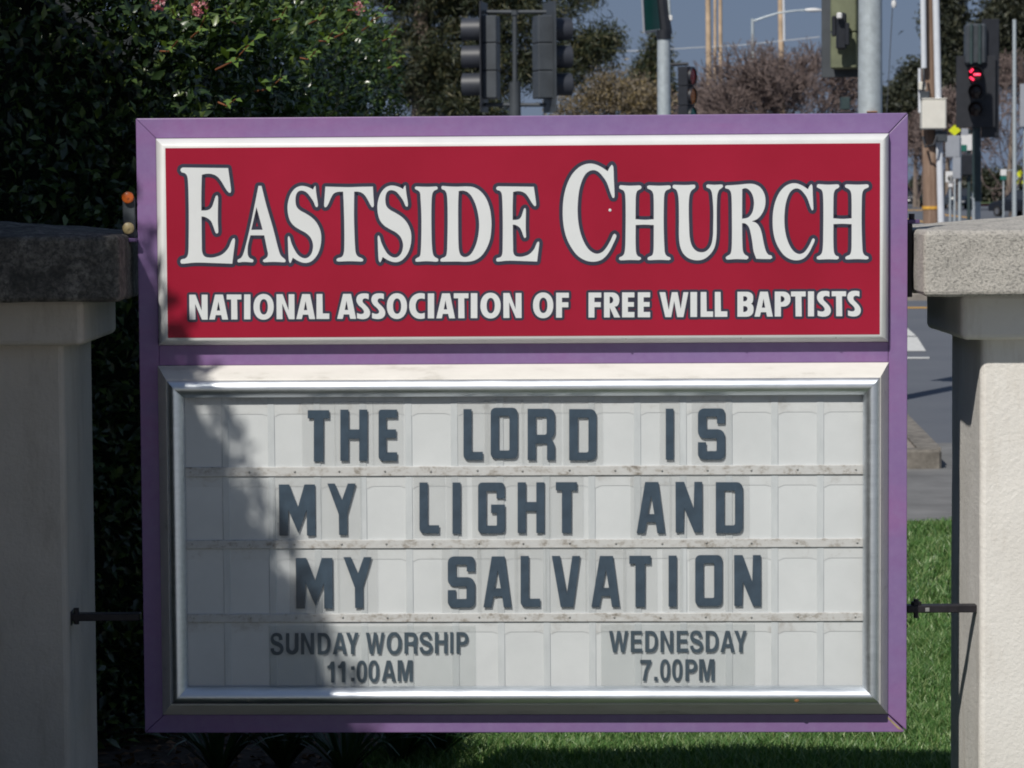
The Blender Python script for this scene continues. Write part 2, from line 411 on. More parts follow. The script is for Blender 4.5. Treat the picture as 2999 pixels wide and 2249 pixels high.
# ------------------------------------------------------------------ glyphs
def smooth_path(pts, step=5):
    """pts: (x,y) smooth or (x,y,1) corner. Catmull-Rom through smooth points, broken at corners."""
    n = len(pts); out = []
    XY = [np.array(p[:2], float) for p in pts]; C = [len(p) > 2 for p in pts]
    def tan(i):
        return (XY[(i+1) % n]-XY[(i-1) % n])
    for i in range(n):
        a, b_ = XY[i], XY[(i+1) % n]; d = np.linalg.norm(b_-a)
        if d < 1e-6: continue
        def tt(j, out_):
            if C[j]: return (b_-a)
            T = tan(j); return T/max(np.linalg.norm(T), 1e-6)*d
        ta, tb = tt(i, 1), tt((i+1) % n, 0)
        k = max(1, int(d/step)) if not (C[i] and C[(i+1) % n]) else max(1, int(d/60))
        for q in range(k):
            s_ = q/k; s2, s3 = s_*s_, s_**3
            out.append((2*s3-3*s2+1)*a+(s3-2*s2+s_)*ta+(-2*s3+3*s2)*b_+(s3-s2)*tb)
    return out
def fillet(pts, seg=5):
    """pts: (x,y) sharp or (x,y,r) rounded with cut length r"""
    n = len(pts); out = []
    for i, p in enumerate(pts):
        v = np.array(p[:2], float)
        if len(p) < 3 or p[2] == 0: out.append(v); continue
        a = np.array(pts[i-1][:2], float); c_ = np.array(pts[(i+1) % n][:2], float)
        r1 = min(p[2], np.linalg.norm(a-v)*.98); r2 = min(p[3] if len(p) > 3 else p[2], np.linalg.norm(c_-v)*.98)
        A = v+(a-v)/np.linalg.norm(a-v)*r1; B = v+(c_-v)/np.linalg.norm(c_-v)*r2
        c1 = A+(v-A)*.5523; c2 = B+(v-B)*.5523
        for q in range(seg+1):
            s_ = q/seg; out.append((1-s_)**3*A+3*(1-s_)**2*s_*c1+3*(1-s_)*s_**2*c2+s_**3*B)
    return out
def ell(x0, y0, x1, y1, n=36, pw=2.0):
    cx, cy, rx, ry = (x0+x1)/2, (y0+y1)/2, (x1-x0)/2, (y1-y0)/2; o = []
    for k in range(n):
        a = 2*math.pi*k/n; c_, s_ = math.cos(a), math.sin(a)
        o.append(np.array([cx+rx*math.copysign(abs(c_)**(2/pw), c_), cy+ry*math.copysign(abs(s_)**(2/pw), s_)]))
    return o
def area(l): 
    a = 0
    for i in range(len(l)): a += l[i-1][0]*l[i][1]-l[i][0]*l[i-1][1]
    return a/2
def glyph_mesh(name, loops, t0, t1, mats, to3, parent, outline=0.0, tout=None):
    """loops: list of 2-D loops (first outer, then holes), in sign (u,v) metres. Solid letter from t0 to t1;
    outline: width of a dark border laid at tout"""
    L2 = []
    for i, l in enumerate(loops):
        l = [tuple(p) for p in l]
        a = area(l)
        if (a < 0) == (i == 0): l = l[::-1]
        L2.append(l)
    flat = [p for l in L2 for p in l]; n = len(flat)
    tris = tessellate_polygon([[Vector((p[0], p[1], 0)) for p in l] for l in L2])
    mb = MB()
    vs = [to3(p[0], p[1], t1) for p in flat]+[to3(p[0], p[1], t0) for p in flat]
    fs = []
    for a, b_, c_ in tris:
        A = (flat[b_][0]-flat[a][0])*(flat[c_][1]-flat[a][1])-(flat[c_][0]-flat[a][0])*(flat[b_][1]-flat[a][1])
        fs.append((a, b_, c_) if A > 0 else (a, c_, b_))
    k = 0
    for l in L2:
        m_ = len(l)
        for i in range(m_):
            j = (i+1) % m_; fs.append((k+i, n+k+i, n+k+j, k+j))
        k += m_
    mb.add(vs, fs, 0)
    if outline:
        for l in L2:
            m_ = len(l); inn = []; out = []
            A = [np.array(p) for p in l]
            for i in range(m_):
                d1 = A[i]-A[i-1]; d2 = A[(i+1) % m_]-A[i]
                d1 = d1/max(np.linalg.norm(d1), 1e-9); d2 = d2/max(np.linalg.norm(d2), 1e-9)
                n1 = np.array([d1[1], -d1[0]]); n2 = np.array([d2[1], -d2[0]])
                crs = d1[0]*d2[1]-d1[1]*d2[0]; dt = float(np.dot(n1, n2))
                if crs > 0.25 and dt < 0.9:      # convex corner: round it
                    a1 = math.atan2(n1[1], n1[0]); a2 = math.atan2(n2[1], n2[0])
                    while a2 < a1: a2 += 2*math.pi
                    for q in range(4):
                        a = a1+(a2-a1)*q/3; inn.append(A[i]); out.append(A[i]+outline*np.array([math.cos(a), math.sin(a)]))
                else:
                    nn = n1+n2; nn = nn/max(np.linalg.norm(nn), 1e-6); sc = 1/max(float(np.dot(nn, n1)), 0.6)
                    inn.append(A[i]); out.append(A[i]+nn*outline*sc)
            q = len(inn)
            vs = [to3(p[0], p[1], tout) for p in inn]+[to3(p[0], p[1], tout) for p in out]
            mb.add(vs, [(i, q+i, q+(i+1) % q, (i+1) % q) for i in range(q)], 1)
    return mb.build(name, mats, parent, fix=False)

SERIF = {}   # traced in a working grid; each: (list of loops)
c1 = 1
SERIF['E'] = [[(168,192,c1),(142,205),(135,232),(152,258),(195,270),(228,310),(242,420),(250,700),(252,900),(250,1200),(245,1370),(228,1430),(195,1457),(150,1467),(135,1497),(150,1526),(180,1527,c1),(350,1512),(600,1518),(855,1527,c1),(870,1400),(893,1200),(885,1172),(865,1178),(845,1210),(800,1310),(720,1395),(620,1435),(540,1443),(470,1425),(438,1370),(432,1250),(427,870,c1),(480,880),(550,925),(585,990),(615,1075),(633,1108),(655,1103),(660,1070),(655,950),(655,800),(657,600),(645,575),(625,590),(600,665),(568,745),(520,782),(425,790,c1),(425,550),(432,293,c1),(500,278),(580,285),(650,320),(710,395),(760,480),(805,538),(828,545),(838,520),(825,400),(797,200,c1)]]
SERIF['A'] = [[(1220,447,c1),(1262,447,c1),(1330,720),(1420,1030),(1500,1340),(1530,1415),(1590,1470),(1597,1490),(1585,1507),(1560,1507,c1),(1430,1502),(1300,1507,c1),(1283,1495),(1285,1475),(1310,1460),(1340,1435),(1352,1395),(1340,1330),(1300,1133,c1),(1108,1133,c1),(1075,1270),(1070,1350),(1075,1410),(1100,1450),(1145,1470),(1152,1490),(1140,1508),(1110,1507,c1),(1020,1502),(945,1510,c1),(928,1495),(935,1470),(975,1450),(1005,1405),(1040,1290),(1100,1040),(1170,700)],[(1193,740,c1),(1120,1058,c1),(1278,1056,c1)]]
SERIF['S'] = [[(588,447,c1),(600,560),(622,715),(610,745),(590,735),(560,665),(510,590),(460,535),(400,513),(350,525),(318,575),(310,660),(325,735),(370,785),(450,830),(540,890),(610,970),(655,1070),(668,1170),(655,1290),(620,1390),(560,1470),(500,1508),(430,1515),(350,1490),(272,1443,c1),(255,1490),(238,1520,c1),(222,1500),(212,1400),(207,1250),(205,1160),(215,1143),(230,1160),(255,1245),(300,1340),(350,1410),(420,1450),(480,1443),(530,1390),(553,1310),(550,1240),(520,1165),(460,1105),(380,1060),(300,1010),(240,940),(210,850),(200,740),(215,640),(250,550),(310,480),(380,450),(450,455),(510,475),(555,500,c1),(572,460)]]
SERIF['T'] = [[(725,457,c1),(900,462),(1060,465),(1220,460),(1385,457,c1),(1390,560),(1398,720),(1388,745),(1368,738),(1340,690),(1290,600),(1240,548),(1180,527),(1125,527,c1),(1122,800),(1125,1000),(1138,1300),(1150,1385),(1180,1430),(1230,1450),(1252,1470),(1245,1492),(1220,1497,c1),(1060,1492),(910,1497,c1),(882,1490),(880,1465),(900,1450),(950,1435),(975,1400),(987,1330),(988,1000),(980,700),(972,527,c1),(900,530),(840,555),(800,620),(770,690),(738,740),(718,745),(708,725),(715,600)]]
SERIF['I'] = [[(180,455,c1),(165,470),(172,492),(210,510),(237,540),(245,620),(255,800),(258,960),(255,1200),(245,1390),(230,1430),(190,1450),(172,1470),(178,1497),(200,1500,c1),(330,1492),(465,1500,c1),(492,1490),(490,1460),(450,1440),(420,1400),(405,1300),(397,1100),(395,800),(402,600),(415,540),(440,510),(480,492),(483,468),(468,455,c1),(330,460)]]
SERIF['D'] = [[(545,447,c1),(533,465),(540,490),(580,508),(605,545),(617,640),(622,900),(618,1200),(610,1380),(590,1430),(535,1455),(518,1475),(525,1497),(550,1500,c1),(750,1498),(900,1500),(1000,1480),(1090,1420),(1160,1320),(1210,1190),(1230,1020),(1228,900),(1205,750),(1150,610),(1070,515),(980,465),(890,455),(750,458),(640,455)],[(775,520,c1),(830,512),(900,535),(960,600),(1015,720),(1050,870),(1060,1000),(1045,1150),(1005,1290),(940,1400),(870,1437),(815,1420),(785,1370),(772,1250),(768,1000),(768,700)]]
SERIF['C'] = [[(912,152,c1),(930,180),(938,350),(948,590),(940,615),(922,612),(895,550),(840,400),(780,310),(720,250),(660,228),(600,240),(540,290),(490,390),(455,520),(438,680),(435,800),(445,950),(475,1100),(530,1240),(600,1340),(690,1388),(770,1370),(830,1310),(890,1210),(930,1125),(950,1110),(972,1130),(968,1165),(930,1250),(880,1350),(820,1430),(750,1480),(650,1500),(540,1480),(430,1410),(340,1290),(275,1150),(238,980),(228,800),(240,620),(280,450),(350,300),(440,200),(530,150),(620,137),(700,155),(780,195),(853,245,c1),(880,190)]]
SERIF['H'] = [[(1030,437,c1),(1013,450),(1012,478),(1040,495),(1075,515),(1095,570),(1102,800),(1100,1100),(1095,1300),(1080,1390),(1050,1425),(1015,1440),(1008,1465),(1025,1478),(1050,1480,c1),(1160,1475),(1290,1478,c1),(1315,1465),(1312,1440),(1275,1425),(1250,1385),(1240,1250),(1240,990,c1),(1360,985),(1493,990,c1),(1492,1200),(1488,1350),(1470,1410),(1430,1430),(1405,1450),(1410,1475),(1440,1478,c1),(1570,1473),(1700,1478,c1),(1728,1465),(1720,1440),(1680,1425),(1650,1385),(1640,1300),(1630,1000),(1632,700),(1640,560),(1665,510),(1705,492),(1728,478),(1722,445),(1700,440,c1),(1570,445),(1425,440,c1),(1400,450),(1403,480),(1440,498),(1475,530),(1490,600),(1493,910,c1),(1370,918),(1238,910,c1),(1240,700),(1245,570),(1265,515),(1300,495),(1320,480),(1315,447),(1295,440,c1),(1160,445)]]
SERIF['U'] = [[(350,432,c1),(330,445),(335,475),(375,495),(400,540),(415,640),(420,900),(420,1150),(435,1280),(475,1380),(550,1450),(650,1480),(750,1470),(830,1420),(900,1330),(930,1230),(942,1100),(943,900),(945,700),(955,560),(980,500),(1015,475),(1032,455),(1022,430),(1000,428,c1),(910,432),(820,427,c1),(798,440),(803,468),(845,485),(870,520),(885,600),(897,800),(895,1000),(890,1150),(865,1270),(810,1345),(740,1370),(660,1350),(600,1280),(570,1170),(560,1000),(555,800),(558,650),(570,560),(595,510),(635,480),(648,460),(640,432),(620,430,c1),(500,436)]]
SERIF['R'] = [[(1085,440,c1),(1060,450),(1062,478),(1105,490),(1138,530),(1150,620),(1155,900),(1155,1200),(1148,1340),(1130,1395),(1090,1420),(1068,1440),(1075,1465),(1100,1470,c1),(1220,1463),(1360,1468,c1),(1385,1450),(1378,1425),(1340,1405),(1310,1360),(1300,1250),(1295,965,c1),(1340,968),(1385,1010),(1410,1080),(1435,1210),(1455,1350),(1492,1458,c1),(1600,1462),(1690,1462,c1),(1715,1445),(1705,1415),(1665,1405),(1630,1360),(1600,1260),(1570,1110),(1540,1020),(1490,960),(1430,938,c1),(1500,910),(1560,850),(1605,760),(1620,660),(1605,560),(1550,470),(1470,425),(1390,417),(1250,430),(1150,437)],[(1297,492,c1),(1340,478),(1390,500),(1435,560),(1460,660),(1455,750),(1430,830),(1380,885),(1295,905,c1)]]
def bbox2(l):
    a = np.array([p[:2] for p in l], float); return a.min(0), a.max(0)
def fit(loops, x0, y0, x1, y1):
    lo, hi = bbox2(loops[0])
    sx, sy = (x1-x0)/(hi[0]-lo[0]), (y1-y0)/(hi[1]-lo[1])
    return [[(x0+(p[0]-lo[0])*sx, y0+(p[1]-lo[1])*sy) for p in l] for l in loops]

def block(ch):
    """changeable-letter face, 150 units high, stroke about 24"""
    w, r, i = 24, 15, 4
    if ch == 'I': return [[(0,0),(23.5,0),(23.5,150),(0,150)]]
    if ch == 'T': return [[(0,0),(63,0),(63,24),(46,24),(46,150),(18,150),(18,24),(0,24)]]
    if ch == 'H': return [[(0,0),(w,0),(w,58),(55,58),(55,0),(79,0),(79,150),(55,150),(55,85),(w,85),(w,150),(0,150)]]
    if ch == 'E': return [fillet([(0,0,8),(54,0),(54,24),(22,24,3),(22,58),(51,58),(51,83),(22,83),(22,125,3),(54,125),(54,150),(0,150,13)])]
    if ch == 'L': return [fillet([(0,0),(24,0),(24,126,4),(57,126),(57,150),(0,150,14)])]
    if ch == 'O': return [fillet([(0,0,r),(79,0,r),(79,150,r),(0,150,r)]), fillet([(24,24,i),(55,24,i),(55,126,i),(24,126,i)])]
    if ch == 'D': return [fillet([(0,0),(79,0,r+3),(79,150,r+3),(0,150)]), fillet([(25,25),(56,25,i),(56,127,i+2),(25,127)])]
    if ch == 'R': return [fillet([(0,0),(80,0,r+3),(80,80,r),(68,87),(80,100,12),(80,150),(57,150),(57,102),(24,102),(24,150),(0,150)]), fillet([(24,24),(56,24,i),(56,76,i+2),(24,76)])]
    if ch == 'S': return [fillet([(0,0,18),(80,0,14),(80,44),(56,44),(56,24,3),(25,24,3),(25,61,4),(80,61,22),(80,150,17),(0,150,17),(0,99),(24,99),(24,125,3),(55,125,3),(55,88,3),(0,88,20)])]
    if ch == 'G': return [fillet([(0,0,12),(78,0,12),(78,47),(54,47),(54,25,3),(24,25,3),(24,127,3),(55,127,3),(55,90,3),(38,90),(38,65),(79,65),(79,150,12),(0,150,12)])]
    if ch == 'M': return [[(0,0),(30.5,0),(56,67),(75,0),(106,0),(107.5,150),(82.5,150),(81.5,74),(57,142),(28,74),(27,150),(2,150)]]
    if ch == 'Y': return [[(0,0),(22,0),(43,48),(60,0),(83,0),(58,88),(58.5,150),(34.5,150),(33.5,90)]]
    if ch == 'A': return [[(25,0),(64,0),(84,150),(61,150),(56,118),(30,118),(24,150),(0,150)], [(43,40),(52,94),(33,94)]]
    if ch == 'N': return [[(0,0),(25,0),(53,78),(55,0),(78,0),(78.5,148.5),(55,148.5),(25.5,78),(23.5,148.5),(0.5,148.5)]]
    if ch == 'V': return [[(0,0),(24,0),(44,112),(60,0),(83,0),(63,150),(26,150)]]
SANS_S = [[(530,178,1),(530,245,1),(500,235),(470,235),(450,255),(455,285),(490,320),(530,365),(548,410),(540,455),(510,485),(460,497),(410,493),(378,485,1),(378,418,1),(410,430),(440,432),(465,420),(468,395),(445,360),(400,320),(373,275),(370,240),(385,200),(420,177),(470,170),(505,172)]]
SANS_C = [[(1257,172,1),(1257,240,1),(1215,232),(1170,245),(1143,290),(1138,330),(1148,385),(1180,420),(1220,425),(1257,415,1),(1257,485,1),(1215,493),(1150,485),(1090,440),(1060,375),(1055,320),(1068,250),(1110,195),(1170,167),(1220,165)]]
HELV_S = [[(1355,203,1),(1310,208,1),(1300,165),(1270,155),(1240,165),(1237,190),(1260,215),(1310,235),(1350,265),(1368,310),(1360,360),(1325,395),(1280,403),(1230,390),(1203,350),(1198,315,1),(1240,310,1),(1250,345),(1280,360),(1310,352),(1325,325),(1310,300),(1270,282),(1220,255),(1200,210),(1205,160),(1235,122),(1280,112),(1325,125),(1350,160)]]
def sans(ch):
    """bold condensed sans, 73 units high"""
    if ch == 'N': return [[(0,0),(18,0),(36,47),(36,0),(53,0),(53.5,73),(37,73),(17,27),(18,73),(0.5,73)]]
    if ch == 'A': return [[(17,0),(40,0),(55,73),(38,73),(35,60),(19,60),(16,73),(0,73)], [(27,20),(32,47),(22,47)]]
    if ch == 'T': return [[(0,0),(43,0),(43,14.5),(30.5,14.5),(31.5,73),(13.5,73),(13,14.5),(0,14.5)]]
    if ch == 'I': return [[(0,0),(18.5,0),(18.5,73),(0,73)]]
    if ch == 'O': return [ell(0,0,59,75,40,2.15), ell(18,15,42,60,30,2.2)]
    if ch == 'L': return [[(0,0),(17,0),(18,57),(37,57),(37,73),(0,73)]]
    if ch == 'S': return [smooth_path(SANS_S[0], 12)]
    if ch == 'C': return [smooth_path(SANS_C[0], 12)]
    if ch == 'F': return [[(0,0),(37,0),(37,14.5),(17,14.5),(17,28),(35.5,28),(35.5,42.5),(17,42.5),(17,73),(0,73)]]
    if ch == 'E': return [[(0,0),(36,0),(36,14.5),(17,14.5),(17,28.5),(34.5,28.5),(34.5,42),(17,42),(17,57.5),(36,57.5),(36,73),(0,73)]]
    if ch == 'R': return [fillet([(0,0),(45,0,20,20),(45,40,18,10),(31,41),(47.5,73),(30,73),(17,44),(17,73),(0,73)]), fillet([(16.5,12),(27,12,9),(27,32,9),(16.5,32)])]
    if ch == 'P': return [fillet([(0,0),(46,0,20,20),(46,44,20,20),(18,44),(18,73),(0,73)]), fillet([(17.5,13),(29,13,10),(29,31,10),(17.5,31)])]
    if ch == 'B': return [fillet([(0,0),(46,0,18,14),(46,32,12,5),(39,35),(47,39,5,10),(47,73,18,20),(0,73)]), fillet([(17,13),(29,13,7),(29,28,8),(17,28)]), fillet([(17,42),(30,42,8),(30,59,9),(17,59)])]
    if ch == 'W': return [[(0,0),(17,0),(27,52),(36,0),(53,0),(62,49),(70,0),(84.5,0),(70,73),(52,73),(43,26),(34,73),(17,73)]]
def helv(ch):
    """plain sans, 63 units high"""
    if ch == 'U': return [fillet([(0,0),(10,0),(10,54,12),(26,54,12),(26,0),(37,0),(37,65,18),(0,65,18)])]
    if ch == 'N': return [[(0,0),(10,0),(28,44),(28,0),(38,0),(38,63),(27.5,63),(9.5,20),(9.5,63),(0,63)]]
    if ch == 'D': return [fillet([(0,0),(37,0,19,27),(37,63,27,19),(0,63)]), fillet([(10,10),(28,10,12,18),(28,53,18,12),(10,53)])]
    if ch == 'A': return [[(15,0),(27,0),(42,63),(31,63),(28.5,49),(13.5,49),(11,63),(0,63)], [(21,14),(26.5,39),(15.5,39)]]
    if ch == 'Y': return [[(0,0),(11.5,0),(19.5,25),(26,0),(37,0),(24.5,38),(24.5,63),(14,63),(14,38)]]
    if ch == 'W': return [[(0,0),(10.5,0),(17.5,45),(24,0),(33,0),(40,45),(46.5,0),(56,0),(45,63),(35,63),(28.5,21),(22,63),(12,63)]]
    if ch == 'O': return [ell(0,0,44,66,36,2.2), ell(10.5,10,33.5,56,30,2.2)]
    if ch == '0': return [ell(0,0,31,64,36,2.4), ell(9,9.5,22,54.5,28,2.4)]
    if ch == 'R': return [fillet([(0,0),(37,0,15),(37,36,12),(35,40,6),(37,63,2),(27,63),(26,39,5),(10,38),(10,63),(0,63)]), fillet([(10,10),(27,10,8),(27,28.5,8),(10,28.5)])]
    if ch == 'P': return [fillet([(0,0),(35,0,17),(35,39,17),(10,39),(10,63),(0,63)]), fillet([(10,10),(25,10,8),(25,29,8),(10,29)])]
    if ch == 'H': return [[(0,0),(10,0),(10,24),(27,24),(27,0),(37,0),(37,63),(27,63),(27,34),(10,34),(10,63),(0,63)]]
    if ch == 'I': return [[(0,0),(10,0),(10,63),(0,63)]]
    if ch == 'S': return [smooth_path(HELV_S[0], 12)]
    if ch == 'E': return [[(0,0),(34,0),(34,10),(10,10),(10,25),(32,25),(32,36),(10,36),(10,52),(35,52),(35,63),(0,63)]]
    if ch == '1': return [[(11,0),(21,0),(21,63),(11,63),(11,21),(0,21),(0,13),(6,11)]]
    if ch == '7': return [[(0,0),(33,0),(33,9),(22,32),(17,63),(7,63),(13,32),(21,11),(0,11)]]
    if ch == '.': return [[(0,0),(10,0),(10,11),(0,11)]]
    if ch == 'M': return [[(0,0),(14,0),(22,42),(30.5,0),(44.5,0),(44.5,63),(35,63),(35,20),(27,63),(17.5,63),(9.5,20),(9.5,63),(0,63)]]

# ------------------------------------------------------------------ ground
def sheet(name, poly, z, mat, kind='structure', parent=None):
    mb = MB(); n = len(poly)
    mb.add([(p[0], p[1], z) for p in poly], [tuple(range(n))])
    o = mb.build(name, mat, parent, fix=False)
    if kind: o['kind'] = kind
    return o
sheet('ground', [(-2500,-60),(2500,-60),(2500,4000),(-2500,4000)], -0.03, 'verge_green')
sheet('lawn', [(-9,3),(9,3),(9,18.9),(-9,18.9)], 0.0, 'lawn_soil')
sheet('bounce_ground', [(-40,-50),(40,-50),(40,6.6),(-40,6.6)], 0.004, 'bounce_concrete')  # unseen pale ground, added to bounce sunlight onto the shaded faces
sheet('planting_bed', [(-9,8.6),(-0.35,8.6),(-0.25,10.4),(-0.55,12.4),(-0.4,18.8),(-9,18.8)], 0.006, 'soil')
sheet('pavement', [(-40,18.9),(40,18.9),(40,24.6),(-40,24.6)], 0.004, 'pavement_concrete')
sheet('road', [(-300,24.6),(300,24.6),(300,300),(-300,300)], 0.0, 'asphalt')
# raised corner of the kerbed island
A = G(2754, 1316, 0.15); B = G(2655, 1216, 0.15); d_ = (B-A); B2 = A+d_*3.0
isl = MB(); ins = 0.16
isl.prism([(A.x,A.y),(B2.x,B2.y),(B2.x-9,B2.y),(A.x-9,A.y)], 'z', -0.02, 0.128)
io = isl.build('traffic_island', 'island_top'); io['kind'] = 'structure'
kb = MB(); kb.bbox(A.x-9, A.x+0.01, A.y-0.015, A.y+ins, -0.02, 0.15, 0.02); kb.build('kerb_stone', 'kerb_concrete', io)
kb = MB(); dn = d_.normalized(); nn_ = Vector((dn.y, -dn.x, 0))
if nn_.x < 0: nn_ = -nn_
q0 = A+dn*0.17; q1 = B2
kb.prism([(q0.x+nn_.x*.02, q0.y+nn_.y*.02), (q1.x+nn_.x*.02, q1.y+nn_.y*.02), (q1.x-nn_.x*ins, q1.y-nn_.y*ins), (q0.x-nn_.x*ins, q0.y-nn_.y*ins)], 'z', -0.02, 0.149)
kb.build('kerb_stone', 'kerb_concrete', io)
def gpoly(name, pts, z, mat):
    return sheet(name, [tuple(G(px, py, z)[:2]) for px, py in pts], z, mat)
gpoly('crossing_stripe', [(2440,961),(2658,961),(2684,984),(2440,984)], 0.006, 'road_white')
gpoly('crossing_stripe', [(2440,986.5),(2686,986.5),(2712,1028),(2440,1028)], 0.006, 'road_white')
gpoly('stop_line', [(2300,1045.5),(2722,1045.5),(2722,1050),(2300,1050)], 0.006, 'road_white')
gpoly('lane_line', [(2500,899),(2740,899),(2740,902.5),(2500,902.5)], 0.006, 'road_yellow')
gpoly('lane_line', [(2500,612.5),(2720,614.5),(2720,616.5),(2500,614.5)], 0.006, 'road_yellow')
gpoly('lane_line', [(2560,628),(2712,648),(2712,652),(2560,632)], 0.006, 'road_yellow')
gpoly('lane_line', [(2760,627),(2850,637),(2850,640),(2760,630)], 0.006, 'road_yellow')
mdn = MB(); mdn.bbox(-30, 40, 54.6, 56.4, -0.05, 0.14, 0.03); o = mdn.build('median_kerb', 'island_top'); o['kind'] = 'structure'
vg = MB(); p0 = G(2840, 603); vg.bbox(p0.x, p0.x+160, p0.y, p0.y+180, -0.1, 0.16, 0.05); o = vg.build('grass_verge', 'verge_green'); o['kind'] = 'structure'
rk = MB(); a_ = G(2922, 607); rk.bbox(a_.x, a_.x+1.9, p0.y-0.5, p0.y-0.02, 0, 0.17, 0.03); rk.build('red_kerb', 'kerb_red', o)

# ------------------------------------------------------------------ pillars
def pillar(name, xin, sgn, label):
    """xin: x of the face next to the sign, sgn: +1 for the one on the right. front face at y=8.9"""
    root = empty(name, (xin+sgn*0.31, 9.2, 0), 0, label, 'pillar')
    def mk(nm, over, z0, z1, mat, r, pyr=0.0):
        mb = MB(); h = 0.31+over; dpt = 0.30+over
        if pyr:
            nseg = 14
            # cap body with worn, slightly wavy top edge, and a hipped top
            mb.bbox(-h, h, -dpt, dpt, z0, z1, r)
            ap = 0.06
            vs = [(-h+r,-dpt+r,z1-0.004),(h-r,-dpt+r,z1-0.004),(h-r,dpt-r,z1-0.004),(-h+r,dpt-r,z1-0.004),(-ap,-ap,z1+pyr),(ap,-ap,z1+pyr),(ap,ap,z1+pyr),(-ap,ap,z1+pyr)]
            mb.add(vs, [(0,1,5,4),(1,2,6,5),(2,3,7,6),(3,0,4,7),(4,5,6,7)])
        else:
            mb.bbox(-h, h, -dpt, dpt, z0, z1, r)
        o = mb.build(nm, mat, root)
        bv = o.modifiers.new('bevel', 'BEVEL'); bv.width = 0.006; bv.segments = 1; bv.limit_method = 'ANGLE'
        sb = o.modifiers.new('divide', 'SUBSURF'); sb.subdivision_type = 'SIMPLE'; sb.levels = sb.render_levels = 4
        tx = bpy.data.textures.new('rough_' + nm, 'CLOUDS'); tx.noise_scale = 0.07 if pyr else 0.16; tx.noise_depth = 4
        dp = o.modifiers.new('worn', 'DISPLACE'); dp.texture = tx; dp.texture_coords = 'LOCAL'; dp.strength = 0.009 if pyr else 0.005; dp.mid_level = 0.5
        return o
    zc0, zc1 = 1.835, 2.03
    stm = 'stucco' if sgn > 0 else 'stucco_darker'
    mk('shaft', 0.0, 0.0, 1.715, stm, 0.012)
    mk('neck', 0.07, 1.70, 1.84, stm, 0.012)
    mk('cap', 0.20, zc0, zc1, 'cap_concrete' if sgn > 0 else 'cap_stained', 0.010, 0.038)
    return root
pillar('gate_pillar', 1.411, 1, 'sunlit cream stucco pillar with pale grey concrete cap')
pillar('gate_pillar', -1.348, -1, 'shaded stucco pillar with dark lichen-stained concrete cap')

# ------------------------------------------------------------------ the church sign
sign = empty('church_sign', SO+Vector((0, 0, SBASE)), SYAW, 'large purple-framed church sign with red name panel above white letter board', 'sign')
def L3(u, v, t): return (u, -t, v-SBASE)
def rect(tl, tr, br, bl, t):
    a, b_, c_, d_ = [S(*p, t) for p in (tl, tr, br, bl)]
    return ((a[0]+d_[0])/2, (b_[0]+c_[0])/2, (c_[1]+d_[1])/2, (a[1]+b_[1])/2)   # u0,u1,v0,v1
OUT = rect((397,346),(2658.6,331.3),(2655.2,2144.3),(425,2146), 0)
RPO = rect((457,405),(2603.5,391.5),(2600,998),(466,1013), 0)
RPI = rect((480.5,432.7),(2579.4,416.3),(2578.4,979),(491.5,993.4), 0.045)
CBO = rect((464,1073),(2603,1059.4),(2599,2090),(476,2093), 0)
ALO = rect((489,1113.7),(2579.3,1107.3),(2573,2058.8),(502,2062), 0.062)
ALI = rect((539.5,1163.4),(2528.7,1158),(2525.6,2006.5),(549.6,2015), 0.05)
IN = (RPO[0]-.001, RPO[1]+.001, CBO[2]-.001, RPO[3]+.001)
mid_top, mid_bot = RPO[2]-.0005, CBO[3]+.0005
def rail(poly, nm='frame_rail'):
    mb = MB(); n = len(poly)
    mb.add([L3(u, v, 0) for u, v in poly]+[L3(u, v, -0.055) for u, v in poly],
           [tuple(range(n)), tuple(range(n, 2*n))[::-1]]+[(i, n+i, n+(i+1) % n, (i+1) % n) for i in range(n)])
    o = mb.build(nm, 'purple_paint', sign)
    bv = o.modifiers.new('bevel', 'BEVEL'); bv.width = 0.0022; bv.segments = 2
    return o
g = 0.0006
rail([(OUT[0],OUT[3]),(OUT[1]-g,OUT[3]),(IN[1]-g*2,IN[3]),(IN[0],IN[3])])
rail([(OUT[1],OUT[3]-g*3),(OUT[1],OUT[2]+g*9),(IN[1],IN[2]+g*3),(IN[1],IN[3]-g*2)])
rail([(IN[0],IN[2]),(IN[1]-g*2,IN[2]),(OUT[1]-0.006,OUT[2]+.004),(OUT[1]-0.011,OUT[2]),(OUT[0]+g,OUT[2])])
rail([(OUT[0],OUT[3]-g),(IN[0],IN[3]-g),(IN[0],IN[2]+g),(OUT[0],OUT[2]+g)])
rail([(IN[0]+g,mid_top),(IN[1]-g,mid_top),(IN[1]-g,mid_bot),(IN[0]+g,mid_bot)])
mb = MB(); mb.box(OUT[0]+.004, OUT[1]-.004, 0.0555, 0.09, OUT[2]-SBASE+.004, OUT[3]-SBASE-.004); mb.build('cabinet_box', 'purple_steel', sign)
